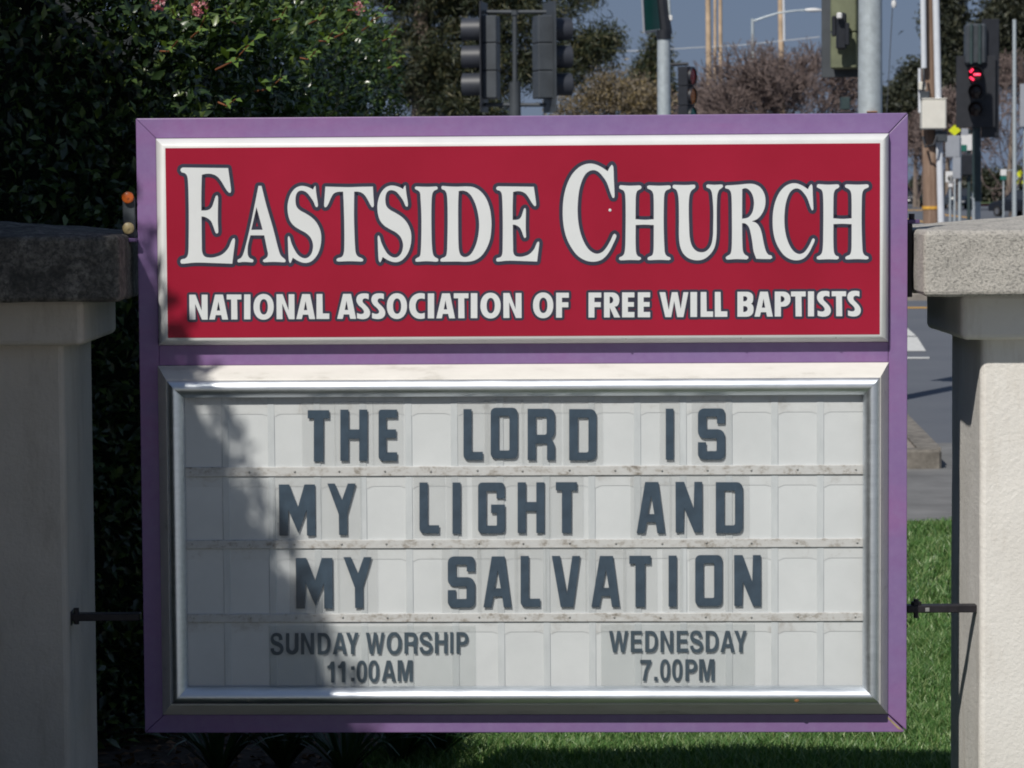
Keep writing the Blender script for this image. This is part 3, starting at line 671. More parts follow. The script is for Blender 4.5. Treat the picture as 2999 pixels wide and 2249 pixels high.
# primer showing at the open lower right mitre
mb = MB(); a_ = (OUT[1]-.012, OUT[2]+.006); b_ = (IN[1]-.001, IN[2]-.006)
mb.add([L3(a_[0],a_[1],.0006), L3(a_[0]-.012,a_[1]+.003,.0006), L3(b_[0]-.003,b_[1]-.004,.0006), L3(b_[0],b_[1],.0006)], [(0,1,2,3)])
mb.build('bare_mitre', 'tan_plastic', sign)
def lerp_rect(a, b_, s): return tuple(x+(y-x)*s for x, y in zip(a, b_))
def corners(r, t): return [L3(r[0],r[3],t), L3(r[1],r[3],t), L3(r[1],r[2],t), L3(r[0],r[2],t)]
def frame4(o, i, prof, name, mat, parent, smooth=True, gap=0.0):
    for k in range(4):
        mb = MB(); vs = []; fs = []
        for s, t in prof:
            c_ = corners(lerp_rect(o, i, s), t); a, b_ = Vector(c_[k]), Vector(c_[(k+1) % 4])
            d = (b_-a).normalized()*gap; vs += [a+d, b_-d]
        n = len(prof)
        for j in range(n):
            j2 = (j+1) % n; fs.append((2*j, 2*j+1, 2*j2+1, 2*j2))
        fs += [tuple(2*j for j in range(n)), tuple(2*j+1 for j in range(n))[::-1]]
        mb.add(vs, fs); mb.build(name, mat, parent, smooth=smooth)
# pan-formed red face: white body, bevelled, red field, lettering
mb = MB(); prof = [(0,-.01),(0,.004),(.12,.022),(.45,.037),(.8,.0435),(1,.045)]; vs = []; fs = []
for s, t in prof: vs += corners(lerp_rect(RPO, RPI, s), t)
for j in range(len(prof)-1):
    for k in range(4): fs.append((4*j+k, 4*j+(k+1) % 4, 4*j+4+(k+1) % 4, 4*j+4+k))
fs.append(tuple(range(4*len(prof)-4, 4*len(prof))))
mb.add(vs, fs); panel = mb.build('name_panel', 'panel_white', sign, smooth=True)
RED = (RPI[0]+.002, RPI[1]-.002, RPI[2]+.002, RPI[3]-.002)
mb = MB(); c_ = corners(RED, .0459); mb.add(c_+corners(RED, .0450), [(0,1,2,3),(0,4,5,1),(1,5,6,2),(2,6,7,3),(3,7,4,0)])
mb.build('red_field', 'red_vinyl', panel)
LT = 0.0472
def px2uv(loop, t): return [S(p[0], p[1], t) for p in loop]
def put_serif(ch, x0, y0, x1, y1, k):
    loops = [smooth_path(l, 16) for l in SERIF[ch]]
    lp = fit(loops, x0, y0, x1, y1)
    return glyph_mesh('letter', [px2uv(l, LT) for l in lp], .0455, LT+.0008, ['letter_white', 'letter_navy'], L3, panel, outline=10.6/975.0, tout=.0464+.0002*(k % 3))
Z = lambda ox, x: ox+x/4.74
Y4 = lambda y: 450+y/4.74
ser = [('E',500,135,192,893,1527),('A',500,925,447,1597,1510),('S',800,200,446,668,1520),('T',800,708,457,1398,1497),
       ('S',800,1447,440,1918,1510),('I',1180,165,455,492,1500),('D',1180,518,447,1230,1500),('E',1180,1295,453,1893,1497),
       ('C',1600,228,137,972,1500),('H',1600,1008,437,1728,1480),('U',1900,330,427,1032,1480),('R',1900,1060,417,1715,1470),
       ('C',2200,298,410,882,1480),('H',2200,908,422,1632,1470)]
for k, (ch, ox, xa, ya, xb, yb) in enumerate(ser):
    put_serif(ch, Z(ox, xa), Y4(ya), Z(ox, xb), Y4(yb), k)
san = [('N',554.4,608.4),('A',613,668),('T',664,707),('I',715,733.5),('O',742.5,801.7),('N',809.8,862.7),('A',868,923),('L',927,964.5),
       ('A',987.6,1043),('S',1043.6,1084),('S',1087.7,1128.4),('O',1133,1192),('C',1198.5,1244),('I',1253,1271.5),('A',1278,1332.5),('T',1329,1372),('I',1378.9,1398),('O',1407,1466.3),('N',1474,1527.7),
       ('O',1561,1620.4),('F',1628.8,1666),('F',1723.7,1761),('R',1769,1816.4),('E',1822,1858),('E',1868,1904),
       ('W',1931.6,2016),('I',2022,2041.4),('L',2052,2088.4),('L',2093.6,2130),('B',2159.7,2206.8),('A',2209.8,2263.3),('P',2269,2315),('T',2316.5,2359.5),('I',2366.3,2384),('S',2392.7,2433.3),('T',2435.8,2478),('S',2481.6,2521)]
for k, (ch, xa, xb) in enumerate(san):
    yt = 863-(xa-554)*10.5/1967; o_ = 1.2 if ch in 'OSC' else 0
    lp = fit(sans(ch), xa, yt-o_, xb, yt+73+o_)
    glyph_mesh('letter', [px2uv(l, LT) for l in lp], .0455, LT+.0008, ['letter_white', 'letter_navy'], L3, panel, outline=7.3/975.0, tout=.0462+.0002*(k % 3))
# a chip in the panel
u, v = S(1786.5, 615.5, .046); mb = MB(); mb.tube([L3(u, v, .0455), L3(u, v, .0472), L3(u, v, .0478)], [.005, .004, .001], 8); mb.build('chip', 'letter_white', panel, smooth=True)
for px, py in ((1833,993),(2170,990),(2448,989)):
    u, v = S(px, py, .04); mb = MB(); mb.tube([L3(u, v, .03), L3(u, v, .0425)], [.003, .003], 8); mb.build('rivet', 'screw_steel', panel)

# lower cabinet
frame4(CBO, ALO, [(0,-.01),(0,.003),(.5,.036),(.9,.0605),(1,.062),(1,.02)], 'cabinet_moulding', 'cream_paint', sign, smooth=False)
prof = [(0,.03),(0,.063)]+[(s, .063-.012*s+.019*math.sin(math.pi*s)**.75) for s in [.03,.08,.15,.24,.34,.45,.56,.67,.77,.86,.93,.97]]+[(1,.051),(1,.03)]
frame4(ALO, ALI, prof, 'aluminium_moulding', 'aluminium', sign, smooth=True, gap=0.0004)
BD = (ALI[0]-.008, ALI[1]+.008, ALI[2]-.008, ALI[3]+.008)
mb = MB(); mb.box(BD[0], BD[1], -.034, -.012, BD[2]-SBASE, BD[3]-SBASE); board = mb.build('letter_board', 'board_plastic', sign)
TB = .034
def vrow(yl, yr): return (S(545, yl, TB)[1]+S(2527, yr, TB)[1])/2
rows = [(1367,1362,1396,1389),(1582,1576,1608,1601),(1799,1792,1824,1817)]
lipy = [(1164,1158,1212,1207),(1396,1389,1425,1420),(1608,1601,1639,1633),(1824,1817,1853,1847)]
for yl, yr, yl2, yr2 in rows:
    v1, v0 = vrow(yl, yr), vrow(yl2, yr2)
    mb = MB(); mb.bbox(BD[0]+.003, BD[1]-.003, -.0405, -.033, v0-SBASE, v1-SBASE, .0015); mb.build('letter_track', 'track_plastic', board)
ribx = [663+133.8*k for k in range(14)]
for yl, yr, yl2, yr2 in lipy:
    v1, v0 = vrow(yl, yr), vrow(yl2, yr2)
    mb = MB()
    top = [(BD[0]+.003, v1-.0006), (BD[1]-.003, v1-.0006)]; bot = []
    for x in ribx:                      # scalloped lower edge beside each rib
        u = S(x, 1500, TB)[0]
        bot += [(u-.026, v0), (u-.014, v0-.004), (u+.014, v0-.007), (u+.021, v0-.003), (u+.030, v0)]
    bot = [(BD[0]+.003, v0)]+bot+[(BD[1]-.003, v0)]
    poly = top+bot[::-1]; n = len(poly)
    mb.add([L3(a, b_, .0352) for a, b_ in poly]+[L3(a, b_, .0335) for a, b_ in poly], [tuple(range(n)), tuple(range(n, 2*n))[::-1]]+[(i, n+i, n+(i+1) % n, (i+1) % n) for i in range(n)])
    mb.build('track_lip', 'lip_plastic', board)
for x in ribx:
    u = S(x, 1500, TB)[0]; mb = MB(); mb.bbox(u-.011, u+.011, -.0362, -.033, BD[2]-SBASE+.002, BD[3]-SBASE-.002, .002); mb.build('rib', 'rib_plastic', board)
scr = None
for yl, yr, yl2, yr2 in rows:
    v = (vrow(yl, yr)+vrow(yl2, yr2))/2+.001
    for x in [562]+[731+133.8*k for k in range(13)]+[2508]:
        u = S(x, 1500, TB)[0]
        if scr is None:
            mb = MB(); mb.tube([(0,.003,0),(0,-.002,0),(0,-.0035,0)], [.0032,.0032,.0015], 8); scr = mb.build('screw', 'screw_steel', board); o = scr
        else:
            o = scr.copy(); COL.objects.link(o); o.parent = board
        o.location = L3(u+random.uniform(-.004,.004), v+random.uniform(-.0015,.0015), .0405)
for px, py, mt in ((2333,2047,'rust'),(728,2046,'screw_steel')):
    u, v = S(px, py, .07); mb = MB(); mb.tube([L3(u, v, .055), L3(u, v, .0735), L3(u, v, .0755)], [.009,.009,.005], 10); mb.build('screw', mt, sign, smooth=True)

# changeable letter tiles (each lifts out of its track)
tiles = [
 ('T',901.3,1201.2,964,1351.4,'first letter of THE in the top row'),('H',996.8,1199.5,1076,1349.5,'middle letter of THE in the top row'),('E',1108.8,1199.5,1163,1349.5,'last letter of THE in the top row'),
 ('L',1357.4,1198,1414,1347,'first letter of LORD in the top row'),('O',1436.9,1194,1516,1343,'second letter of LORD in the top row'),('R',1545.2,1197,1625,1347,'third letter of LORD in the top row'),('D',1666.8,1198,1746.5,1348,'last letter of LORD in the top row'),
 ('I',1949.8,1196.7,1972.5,1346,'first letter of IS in the top row'),('S',2044,1196,2123.6,1346,'last letter of IS in the top row'),
 ('M',816.6,1418.7,924,1568.5,'first letter of MY in the second row'),('Y',958.8,1416,1041.5,1566.5,'last letter of MY in the second row'),
 ('L',1228.4,1413,1286,1562,'first letter of LIGHT in the second row'),('I',1325.3,1413,1349,1563,'second letter of LIGHT in the second row'),('G',1400.2,1413,1479,1562,'middle letter of LIGHT in the second row'),('H',1516,1412.5,1594.6,1561,'fourth letter of LIGHT in the second row'),('T',1627.8,1412,1690,1561,'last letter of LIGHT in the second row'),
 ('A',1864.4,1411.5,1948,1561.5,'first letter of AND in the second row'),('N',1978.3,1411,2057,1559.5,'middle letter of AND in the second row'),('D',2096.3,1412,2175.5,1561.5,'last letter of AND in the second row'),
 ('M',866,1634,975,1782,'first letter of MY in the third row'),('Y',1006,1631.5,1088,1780.5,'last letter of MY in the third row'),
 ('S',1311.4,1629.5,1391,1779,'first letter of SALVATION in the third row'),('A',1415.7,1629.5,1498,1778.5,'second letter of SALVATION in the third row'),('L',1524.7,1628,1582,1777,'third letter of SALVATION in the third row'),('V',1616,1628,1699,1777.5,'fourth letter of SALVATION in the third row'),('A',1732,1628,1815,1777,'fifth letter of SALVATION in the third row'),('T',1843,1627.5,1906,1777,'sixth letter of SALVATION in the third row'),('I',1958,1627,1981.6,1776.5,'seventh letter of SALVATION in the third row'),('O',2036,1625.5,2115.5,1775,'eighth letter of SALVATION in the third row'),('N',2150,1625.5,2228.5,1774.5,'last letter of SALVATION in the third row')]
TT = .0395
for k, (ch, x0, y0, x1, y1, where) in enumerate(tiles):
    a = S(x0-19, y0-24, TT); b_ = S(x1+19, y1+14, TT)
    cu, cv = (a[0]+b_[0])/2, b_[1]
    root = empty('letter_tile', SW(cu, cv, TT), SYAW, 'clear tile with black letter %s, %s' % (ch, where), 'letter tile', 'changeable letters on the board')
    jt = .0003*(k % 2)
    T3 = lambda u, v, t, cu=cu, cv=cv: (u-cu, TT-t, v-cv)
    mb = MB(); w2 = (b_[0]-a[0])/2; mb.bbox(-w2, w2, -.0008-jt, .0008-jt, 0, a[1]-b_[1], .0005); mb.build('clear_plate', 'clear_plastic', root)
    lp = fit(block(ch), x0, y0, x1, y1)
    glyph_mesh('letter', [px2uv(l, TT+.002) for l in lp], TT+.0009+jt, TT+.0032, 'letter_black', T3, root)
# printed service-time sheets in the bottom row
def sheet_panel(xa, ya, xb, yb, lines, label):
    a = S(xa, ya, TT); b_ = S(xb, yb, TT); cu, cv = (a[0]+b_[0])/2, b_[1]
    root = empty('service_panel', SW(cu, cv, TT), SYAW, label, 'notice', 'service times in the bottom row')
    T3 = lambda u, v, t: (u-cu, TT-t, v-cv)
    mb = MB(); w2 = (b_[0]-a[0])/2; mb.bbox(-w2, w2, -.0008, .0008, 0, a[1]-b_[1], .0005); pl = mb.build('clear_plate', 'hazy_plastic', root)
    for chars, (ox, oy, sc), y_l, y_r in lines:
        xs = [c_[1] for c_ in chars]; xl, xr = min(xs), max(xs)
        for ch, p, q in chars:
            fr = (p-xl)/max(xr-xl, 1); yt, yb_ = y_l[0]+(y_r[0]-y_l[0])*fr, y_l[1]+(y_r[1]-y_l[1])*fr
            if ch == ':':
                for da, db in ((.25, .42), (.79, .96)):
                    lp = [[(ox+p/sc, oy+(yt+(yb_-yt)*da)/sc), (ox+q/sc, oy+(yt+(yb_-yt)*da)/sc), (ox+q/sc, oy+(yt+(yb_-yt)*db)/sc), (ox+p/sc, oy+(yt+(yb_-yt)*db)/sc)]]
                    glyph_mesh('letter', [px2uv(l, TT) for l in lp], TT+.0009, TT+.0014, 'black_print', T3, pl)
                continue
            t_, bt = yt, yb_
            if ch == '.': t_ = yt+(yb_-yt)*.81
            if ch in 'SO0': t_ -= 5; bt += 5
            lp = fit(helv(ch), ox+p/sc, oy+t_/sc, ox+q/sc, oy+bt/sc)
            glyph_mesh('letter', [px2uv(l, TT) for l in lp], TT+.0009, TT+.0014, 'black_print', T3, pl)
zA = (770, 1820, 3.511); zB = (1750, 1820, 4.424)
sheet_panel(787, 1832, 1393, 2011, [
  ([('S',80,213),('U',237,367),('N',392,527),('D',563,695),('A',720,863),('Y',855,985),('W',1058,1250),('O',1272,1427),('R',1455,1588),('S',1610,1745),('H',1768,1897),('I',1925,1957),('P',1990,2112)], zA, (121,341), (108,327)),
  ([('1',662,735),('1',772,845),(':',907,943),('0',963,1070),('0',1085,1195),('A',1222,1365),('M',1385,1540)], zA, (411,627), (398,613))],
  'clear sheet printed SUNDAY WORSHIP 11:00AM')
sheet_panel(1759, 1826, 2210, 2009, [
  ([('W',148,397),('E',430,580),('D',617,780),('N',815,980),('E',1025,1175),('S',1198,1368),('D',1400,1567),('A',1592,1777),('Y',1770,1935)], zB, (121,399), (119,397)),
  ([('7',552,697),('.',733,778),('0',810,940),('0',965,1100),('P',1137,1290),('M',1315,1515)], zB, (496,768), (488,766))],
  'clear sheet printed WEDNESDAY 7.00PM')

# ------------------------------------------------------------------ brackets between sign and pillars
def bracket(label, builder):
    root = empty('mounting_bracket', (0, 0, 0), 0, label, 'bracket'); return root
# upper right: upright angle bolted beside the cap
a = P(2659, 655, 8.93); b_ = P(2672, 870, 8.93)
r = empty('mounting_bracket', (a.x+.006, 8.95, b_.z), 0, 'dark upright steel bracket between sign and sunlit concrete cap', 'bracket')
mb = MB(); mb.bbox(-.0065, .008, -.02, .03, 0, a.z-b_.z, .002); mb.build('upright', 'dark_steel', r)
mb = MB(); mb.bbox(-.0065, .03, -.02, .03, a.z-b_.z, a.z-b_.z+.012, .002); mb.build('flange', 'purple_steel', r)
mb = MB(); mb.tube([(.008,0,a.z-b_.z+.012),(.008,0,a.z-b_.z+.03)], .009, 6); mb.build('bolt', 'dark_steel', r)
# lower right arm
a = P(2654, 1783, 8.98); b_ = P(2846, 1790, 8.98); L = 1.418-a.x
r = empty('mounting_bracket', (a.x, 8.98, a.z), 0, 'rusty black steel arm from sign to sunlit pillar', 'bracket')
mb = MB(); mb.bbox(0, L, -.02, .025, -.010, .012, .002); mb.build('arm', 'dark_steel', r)
mb = MB(); mb.bbox(L-.004, L+.004, -.04, .045, -.03, .03, .002); mb.build('wall_plate', 'dark_steel', r)
mb = MB(); mb.tube([(.03,0,-.028),(.03,0,.03)], .008, 6); mb.tube([(.03,0,.012),(.03,0,.022)], .016, 6); mb.build('bolt', 'dark_steel', r)
mb = MB(); mb.bbox(.055, .068, -.024, -.02, -.006, .006, .001); mb.build('clip', 'screw_steel', r)
# lower left arm
a = P(238, 1806, 8.98); b_ = P(412, 1806, 8.98)
r = empty('mounting_bracket', (b_.x, 8.98, b_.z), 0, 'dark steel arm from sign to shaded pillar', 'bracket')
L = -1.352-b_.x
mb = MB(); mb.bbox(L, 0, -.02, .025, -.010, .012, .002); mb.build('arm', 'dark_steel', r)
mb = MB(); mb.bbox(L-.004, L+.008, -.035, .045, -.022, .022, .002); mb.build('wall_plate', 'dark_steel', r)
mb = MB(); mb.tube([(L+.02,-.012,-.02),(L+.02,-.012,.03)], .008, 6); mb.build('bolt', 'dark_steel', r)
# upper left bracket with two round reflectors
a = P(377, 578, 8.93); b_ = P(377, 668, 8.93)
r = empty('mounting_bracket', (b_.x, 8.93, b_.z-.03), 0, 'grey steel upright with orange and tan round caps beside the sign', 'bracket')
h = a.z-b_.z
mb = MB(); mb.bbox(-.018, .02, 0, .012, 0, h+.03, .003); mb.build('upright', 'signal_grey', r)
mb = MB(); mb.bbox(-.04, .026, -.03, .03, -.012, 0.0, .003); mb.build('flange', 'purple_steel', r)
for z_, mt in ((h+.03, 'orange_plastic'), (.03, 'tan_plastic')):
    mb = MB(); mb.tube([(0,0,z_),(0,-.014,z_),(0,-.018,z_)], [.0175,.0175,.012], 20); mb.tube([(0,-.017,z_),(0,-.021,z_)], .004, 8); mb.build('round_cap', mt, r, smooth=True)
# ------------------------------------------------------------------ hedge
def clump(p, f=1.0):
    """soft 3-D unevenness used to push foliage in and out"""
    x, y, z = p[:, 0]*f, p[:, 1]*f, p[:, 2]*f
    return (np.sin(2.1*x+1.3*y+0.4)*np.sin(2.7*z+0.9*x)+.6*np.sin(5.3*y+2.1*z+1.1)*np.sin(4.7*x+3.9*z)+.4*np.sin(9.1*x+8.3*y)*np.sin(8.7*z+1.9))
def patch(p00, p10, p01, p11, n, thick, amp):
    a, b_ = rng.random(n)[:, None], rng.random(n)[:, None]
    p00, p10, p01, p11 = [np.array(q, float) for q in (p00, p10, p01, p11)]
    p = p00*(1-a)*(1-b_)+p10*a*(1-b_)+p01*(1-a)*b_+p11*a*b_
    nr = unit(np.cross(p10-p00, p01-p00)[None])[0]
    p = p+nr*(clump(p)*amp)[:, None]-nr*(rng.random(n)**1.5*thick)[:, None]
    return p, np.repeat(nr[None], n, 0)
def hedge_foliage(name, patches, parent, L0=.055):
    PP, NN = [], []
    for q in patches:
        p, nr = patch(*q); PP.append(p); NN.append(nr)
    p = np.concatenate(PP); nr = np.concatenate(NN); n = len(p)
    d = unit(nr*.55+rdir(n)*.9+np.array([0, 0, .35])); f = unit(rdir(n)*.7+np.array([0, 0, .8])+nr*.6)
    L = L0*rng.uniform(.65, 1.35, n); V, F = leaves(p, d, f, L, L*rng.uniform(.40, .55, n))
    return mesh_np(name, V, F, 'hedge_leaf', parent, kind='stuff')
hedge = empty('hedge', (0, 0, 0), 0, 'dense dark green evergreen hedge with pink blossom behind the sign', 'hedge')
HB = 0.0
hp = [  # p00, p10 (along), p01 (up), p11, count, thickness, unevenness
  ((-2.6,10.7,0),(-1.2,11.6,0),(-2.6,10.8,4.2),(-1.25,11.75,2.75), 13000, .30, .07),
  ((-1.2,11.6,0),(-1.05,14.0,0),(-1.25,11.75,2.75),(-1.05,14.0,2.9), 15000, .30, .07),
  ((-1.05,14.0,0.3),(-0.78,24,0.3),(-1.05,14.0,2.9),(-0.86,24,3.2), 22000, .35, .09),
  ((-1.25,11.75,2.75),(-1.05,14.0,2.9),(-1.9,11.9,3.5),(-1.7,14.0,3.7), 9000, .25, .08),
  ((-1.05,14.0,2.9),(-0.86,24,3.2),(-1.7,14.0,3.7),(-1.7,24,4.2), 15000, .3, .09),
  ((-2.6,10.8,4.2),(-1.25,11.75,2.75),(-2.8,12.5,4.4),(-1.9,12.3,3.5), 5000, .25, .06)]
hedge_foliage('foliage', hp, hedge)
# the tall return of the hedge that runs toward the camera beside the shaded pillar (it throws the shade)
hp2 = [
  ((-2.08,4.2,0),(-2.08,8.2,0),(-2.08,4.2,4.16),(-2.08,8.2,4.16), 14500, .30, .05),
  ((-2.08,8.2,0),(-2.08,10.6,0),(-2.08,8.2,3.85),(-2.08,10.6,3.95), 7500, .30, .05),
  ((-2.08,4.2,4.16),(-2.08,8.2,4.16),(-2.6,4.2,4.36),(-2.6,8.2,4.36), 7500, .22, .055),
  ((-2.08,8.2,3.85),(-2.08,10.6,3.95),(-2.6,8.2,4.1),(-2.6,10.6,4.2), 4000, .22, .06)]
hedge_foliage('foliage', hp2, hedge)
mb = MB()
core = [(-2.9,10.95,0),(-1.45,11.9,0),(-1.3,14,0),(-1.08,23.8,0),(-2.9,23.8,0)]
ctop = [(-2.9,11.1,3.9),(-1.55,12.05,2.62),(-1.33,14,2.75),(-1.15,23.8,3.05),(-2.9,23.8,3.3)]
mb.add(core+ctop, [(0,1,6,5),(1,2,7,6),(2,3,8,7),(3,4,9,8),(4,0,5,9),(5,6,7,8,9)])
mb.bbox(-3.4, -2.18, 4.3, 8.1, 0, 4.18, .02); mb.bbox(-3.4, -2.24, 8.1, 10.7, 0, 3.8, .10)  # solid unseen boxes inside the leaves, added to block the sun
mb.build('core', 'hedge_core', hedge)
# leafy shoots that catch the sun
def sprig(base, tip, nl, L, mat='sprig_leaf'):
    base, tip = Vector(base), Vector(tip); ax = (tip-base)
    mb = MB(); midp = base+ax*.5+Vector((0, 0, -.02)); mb.tube([base, midp, tip], [.004, .003, .0018], 6)
    root = mb.build('shoot', 'twig_red', hedge)
    pos, dr, fc, LL = [], [], [], []
    for k in range(nl):
        s = .25+.75*k/(nl-1); p = base+ax*s
        a = k*2.4; side = Vector((math.cos(a)*.8, -abs(math.sin(a))*.5, math.sin(a)*.7))
        d = ax.normalized()*(.55+.8*(s > .9))+side
        pos.append(p); dr.append(d); fc.append(Vector((-.3, -.5, .8))); LL.append(L*(1.15-.35*s)*random.uniform(.85, 1.15))
    N = len(pos)
    V, F = leaves(np.array(pos), np.array(dr), np.array(fc)+rng.normal(size=(N, 3))*.25, np.array(LL), np.array(LL)*.42)
    for k in range(N):
        me_v = V[k*5:(k+1)*5]; o = mesh_np('leaf', me_v, np.array([[0,4,1],[1,4,2],[0,3,4],[4,3,2]]), mat, root)
for (x0, y0, x1, y1, dd, nl, L) in [(632,204,742,118,11.35,9,.075),(745,268,832,222,11.4,8,.075),(560,110,605,40,11.5,7,.06),(690,70,655,20,11.6,6,.06),(800,60,840,20,12,6,.06),(905,70,950,20,13,6,.06),(980,110,1030,60,14,6,.06),(1120,120,1165,80,17,7,.07),(1090,60,1140,15,16.5,7,.07),(1135,200,1175,165,18,6,.07),(1020,30,1065,5,15,6,.065),(935,120,975,95,13.2,6,.06),(1060,90,1100,40,15.5,6,.065),(470,150,520,120,11.4,6,.055),(640,300,690,290,11.4,6,.05),(880,170,925,150,12.6,6,.055),(530,60,500,20,11.5,6,.055)]:
    sprig(P(x0, y0, dd+.12), P(x1, y1, dd-.10), nl, L)
def blossom(px, py, y, r):
    c_ = P(px, py, y); n = 34
    d = rdir(n); pos = np.array(c_)+d*r*rng.uniform(.3, 1, (n, 1))
    V, F = leaves(pos, rdir(n)+d, d+rdir(n)*.5, np.full(n, r*.6), np.full(n, r*.55))
    mesh_np('blossom', V, F, 'pink_petal', hedge)
for q in ((462,4,11.35,.034),(585,22,11.35,.030),(1050,22,14.2,.028),(575,34,11.3,.018)): blossom(*q)

# ------------------------------------------------------------------ lawn, strap-leaved clumps, litter
def blades(n, x0, x1, y0, y1, Lr, w, keep=None):
    x = rng.uniform(x0, x1, n); y = rng.uniform(y0, y1, n)
    if keep is not None: k = keep(x, y); x, y = x[k], y[k]
    n = len(x); base = np.stack([x, y, np.zeros(n)], 1)
    a = rng.uniform(0, 2*np.pi, n); s = np.stack([np.cos(a), np.sin(a), np.zeros(n)], 1)
    lean = np.stack([rng.normal(0, .32, n), rng.normal(0, .32, n), np.ones(n)], 1)
    pt = .75+.35*np.sin(x*3.1+y*2.2)*np.sin(y*4.3-x*1.7)
    L = rng.uniform(*Lr, n)*pt; L = L[:, None]; w = w*rng.uniform(.7, 1.3, n)[:, None]
    md = base+lean*L*.55; tip = base+lean*L*np.array([1.5, 1.5, .92])
    V = np.stack([base-s*w, base+s*w, md+s*w*.8, md-s*w*.8, tip], 1)
    F = (np.arange(n)[:, None, None]*5+np.array([[0,1,2],[0,2,3],[3,2,4]])[None]).reshape(-1, 3)
    return V.reshape(-1, 3), F
bed = lambda x, y: x > np.where(y < 12, -.45+.12*np.sin(y*5), -.42)
V, F = blades(130000, -.6, 2.6, 9.6, 14.2, (.04, .09), .0028, bed)
go = mesh_np('grass', V, F, 'grass_blade'); tag(go, 'sunlit green lawn grass behind and below the sign', 'grass', kind='stuff')
V, F = blades(60000, -.6, 3.2, 14.2, 18.8, (.04, .09), .0038, bed)
go = mesh_np('grass', V, F, 'grass_blade'); tag(go, 'far strip of lawn grass by the pavement', 'grass', kind='stuff')
def strap(px, py, y, n, L, label):
    c_ = G(px, py) if y is None else P(px, py, y); c_ = Vector((c_.x, y, 0))
    root = empty('strap_leaf_plant', c_, 0, label, 'plant', 'strap-leaved plants under the sign')
    for k in range(n):
        a = random.uniform(0, 2*math.pi); LL = L*random.uniform(.7, 1.2); out = random.uniform(.35, .95); w = random.uniform(.009, .014)
        pts = []
        for j in range(7):
            s = j/6; r = out*LL*s**1.1; z = LL*(1.05*s-.75*s**2.2*out)
            pts.append((Vector((math.cos(a)*r, math.sin(a)*r, max(z, .004))), w*(1-.85*s**2)))
        sd_ = Vector((-math.sin(a), math.cos(a), 0)); mb = MB(); vs = []
        for p, w_ in pts: vs += [p-sd_*w_, p+Vector((0, 0, -w_*.4)), p+sd_*w_]
        fs = []
        for j in range(6):
            fs += [(3*j, 3*j+1, 3*j+4, 3*j+3), (3*j+1, 3*j+2, 3*j+5, 3*j+4)]
        mb.add(vs, fs); mb.build('leaf', 'strap_leaf', root, fix=False)
for i, (px, y, n, L, lb) in enumerate([(640,10.75,40,.42,'leftmost strap-leaved plant below the sign'),(830,10.85,46,.45,'strap-leaved plant below SUNDAY, second from the left'),(1010,10.7,46,.45,'dense strap-leaved plant below 11:00AM'),(1170,10.95,42,.42,'strap-leaved plant at the shade edge below the sign'),(1290,11.1,30,.34,'small rightmost strap-leaved plant next to the lit grass')]):
    strap(px, 2200, y, n, L, lb)
n = 1500
pos = np.stack([rng.uniform(-2.2, -.5, n), rng.uniform(9.2, 11.6, n), rng.uniform(.008, .03, n)], 1)
V, F = leaves(pos, rdir(n)*np.array([1, 1, .25]), np.array([0, 0, 1])+rdir(n)*.5, rng.uniform(.03, .06, n), rng.uniform(.015, .03, n))
o = mesh_np('leaf_litter', V, F, 'dead_leaf'); tag(o, 'brown fallen leaves on the soil under the hedge', 'leaves', kind='stuff')

# ------------------------------------------------------------------ trees
def crown(name, blobs, nclump, nper, L, asp, mat, parent, spread, droop=0.0, fill=.55):
    """blobs: (centre, radii). leaf clumps through each ellipsoid, most near the outside"""
    vol = np.array([r[0]*r[1]*r[2] for _, r in blobs]); share = vol**.7/np.sum(vol**.7)
    PP = []
    for (c_, r), sh in zip(blobs, share):
        k = max(2, int(nclump*sh)); d = rdir(k); rad = rng.random(k)**(1/3)*(1-fill)+fill*rng.random(k)**.25
        rad = np.minimum(rad, 1.0)
        ctr = np.array(c_)+d*np.array(r)*rad[:, None]
        m_ = rng.poisson(nper, k); idx = np.repeat(np.arange(k), m_)
        PP.append(ctr[idx]+rng.normal(size=(len(idx), 3))*spread)
    p = np.concatenate(PP); n = len(p)
    d = rdir(n)+np.array([0, 0, -droop]); LL = L*rng.uniform(.6, 1.4, n)
    V, F = leaves(p, d, rdir(n)+np.array([0, 0, .5]), LL, LL*asp)
    return mesh_np(name, V, F, mat, parent, kind='stuff')
def limbs(root, paths, mat='bark_grey', name='trunk', n=7):
    for pts, r0, r1 in paths:
        mb = MB(); m_ = len(pts); mb.tube([Vector(p)-root.location for p in pts], [r0+(r1-r0)*k/(m_-1) for k in range(m_)], n); mb.build(name, mat, root, smooth=True); name = 'limb'
def tree(name, label, base, blobs, paths, args, cat='tree', group=None):
    root = empty(name, base, 0, label, cat, group)
    limbs(root, paths)
    crown('crown', [(np.array(c_)-np.array(base), r) for c_, r in blobs], *args[:5], root, *args[5:])
    return root
def B(px, py, y, rx, ry=None, rz=None):
    """blob from a photo pixel and pixel radii at distance y"""
    k = y/FPX; p = P(px, py, y); return (tuple(p), (rx*k, (ry if ry else rx)*k, (rz if rz else rx)*k))
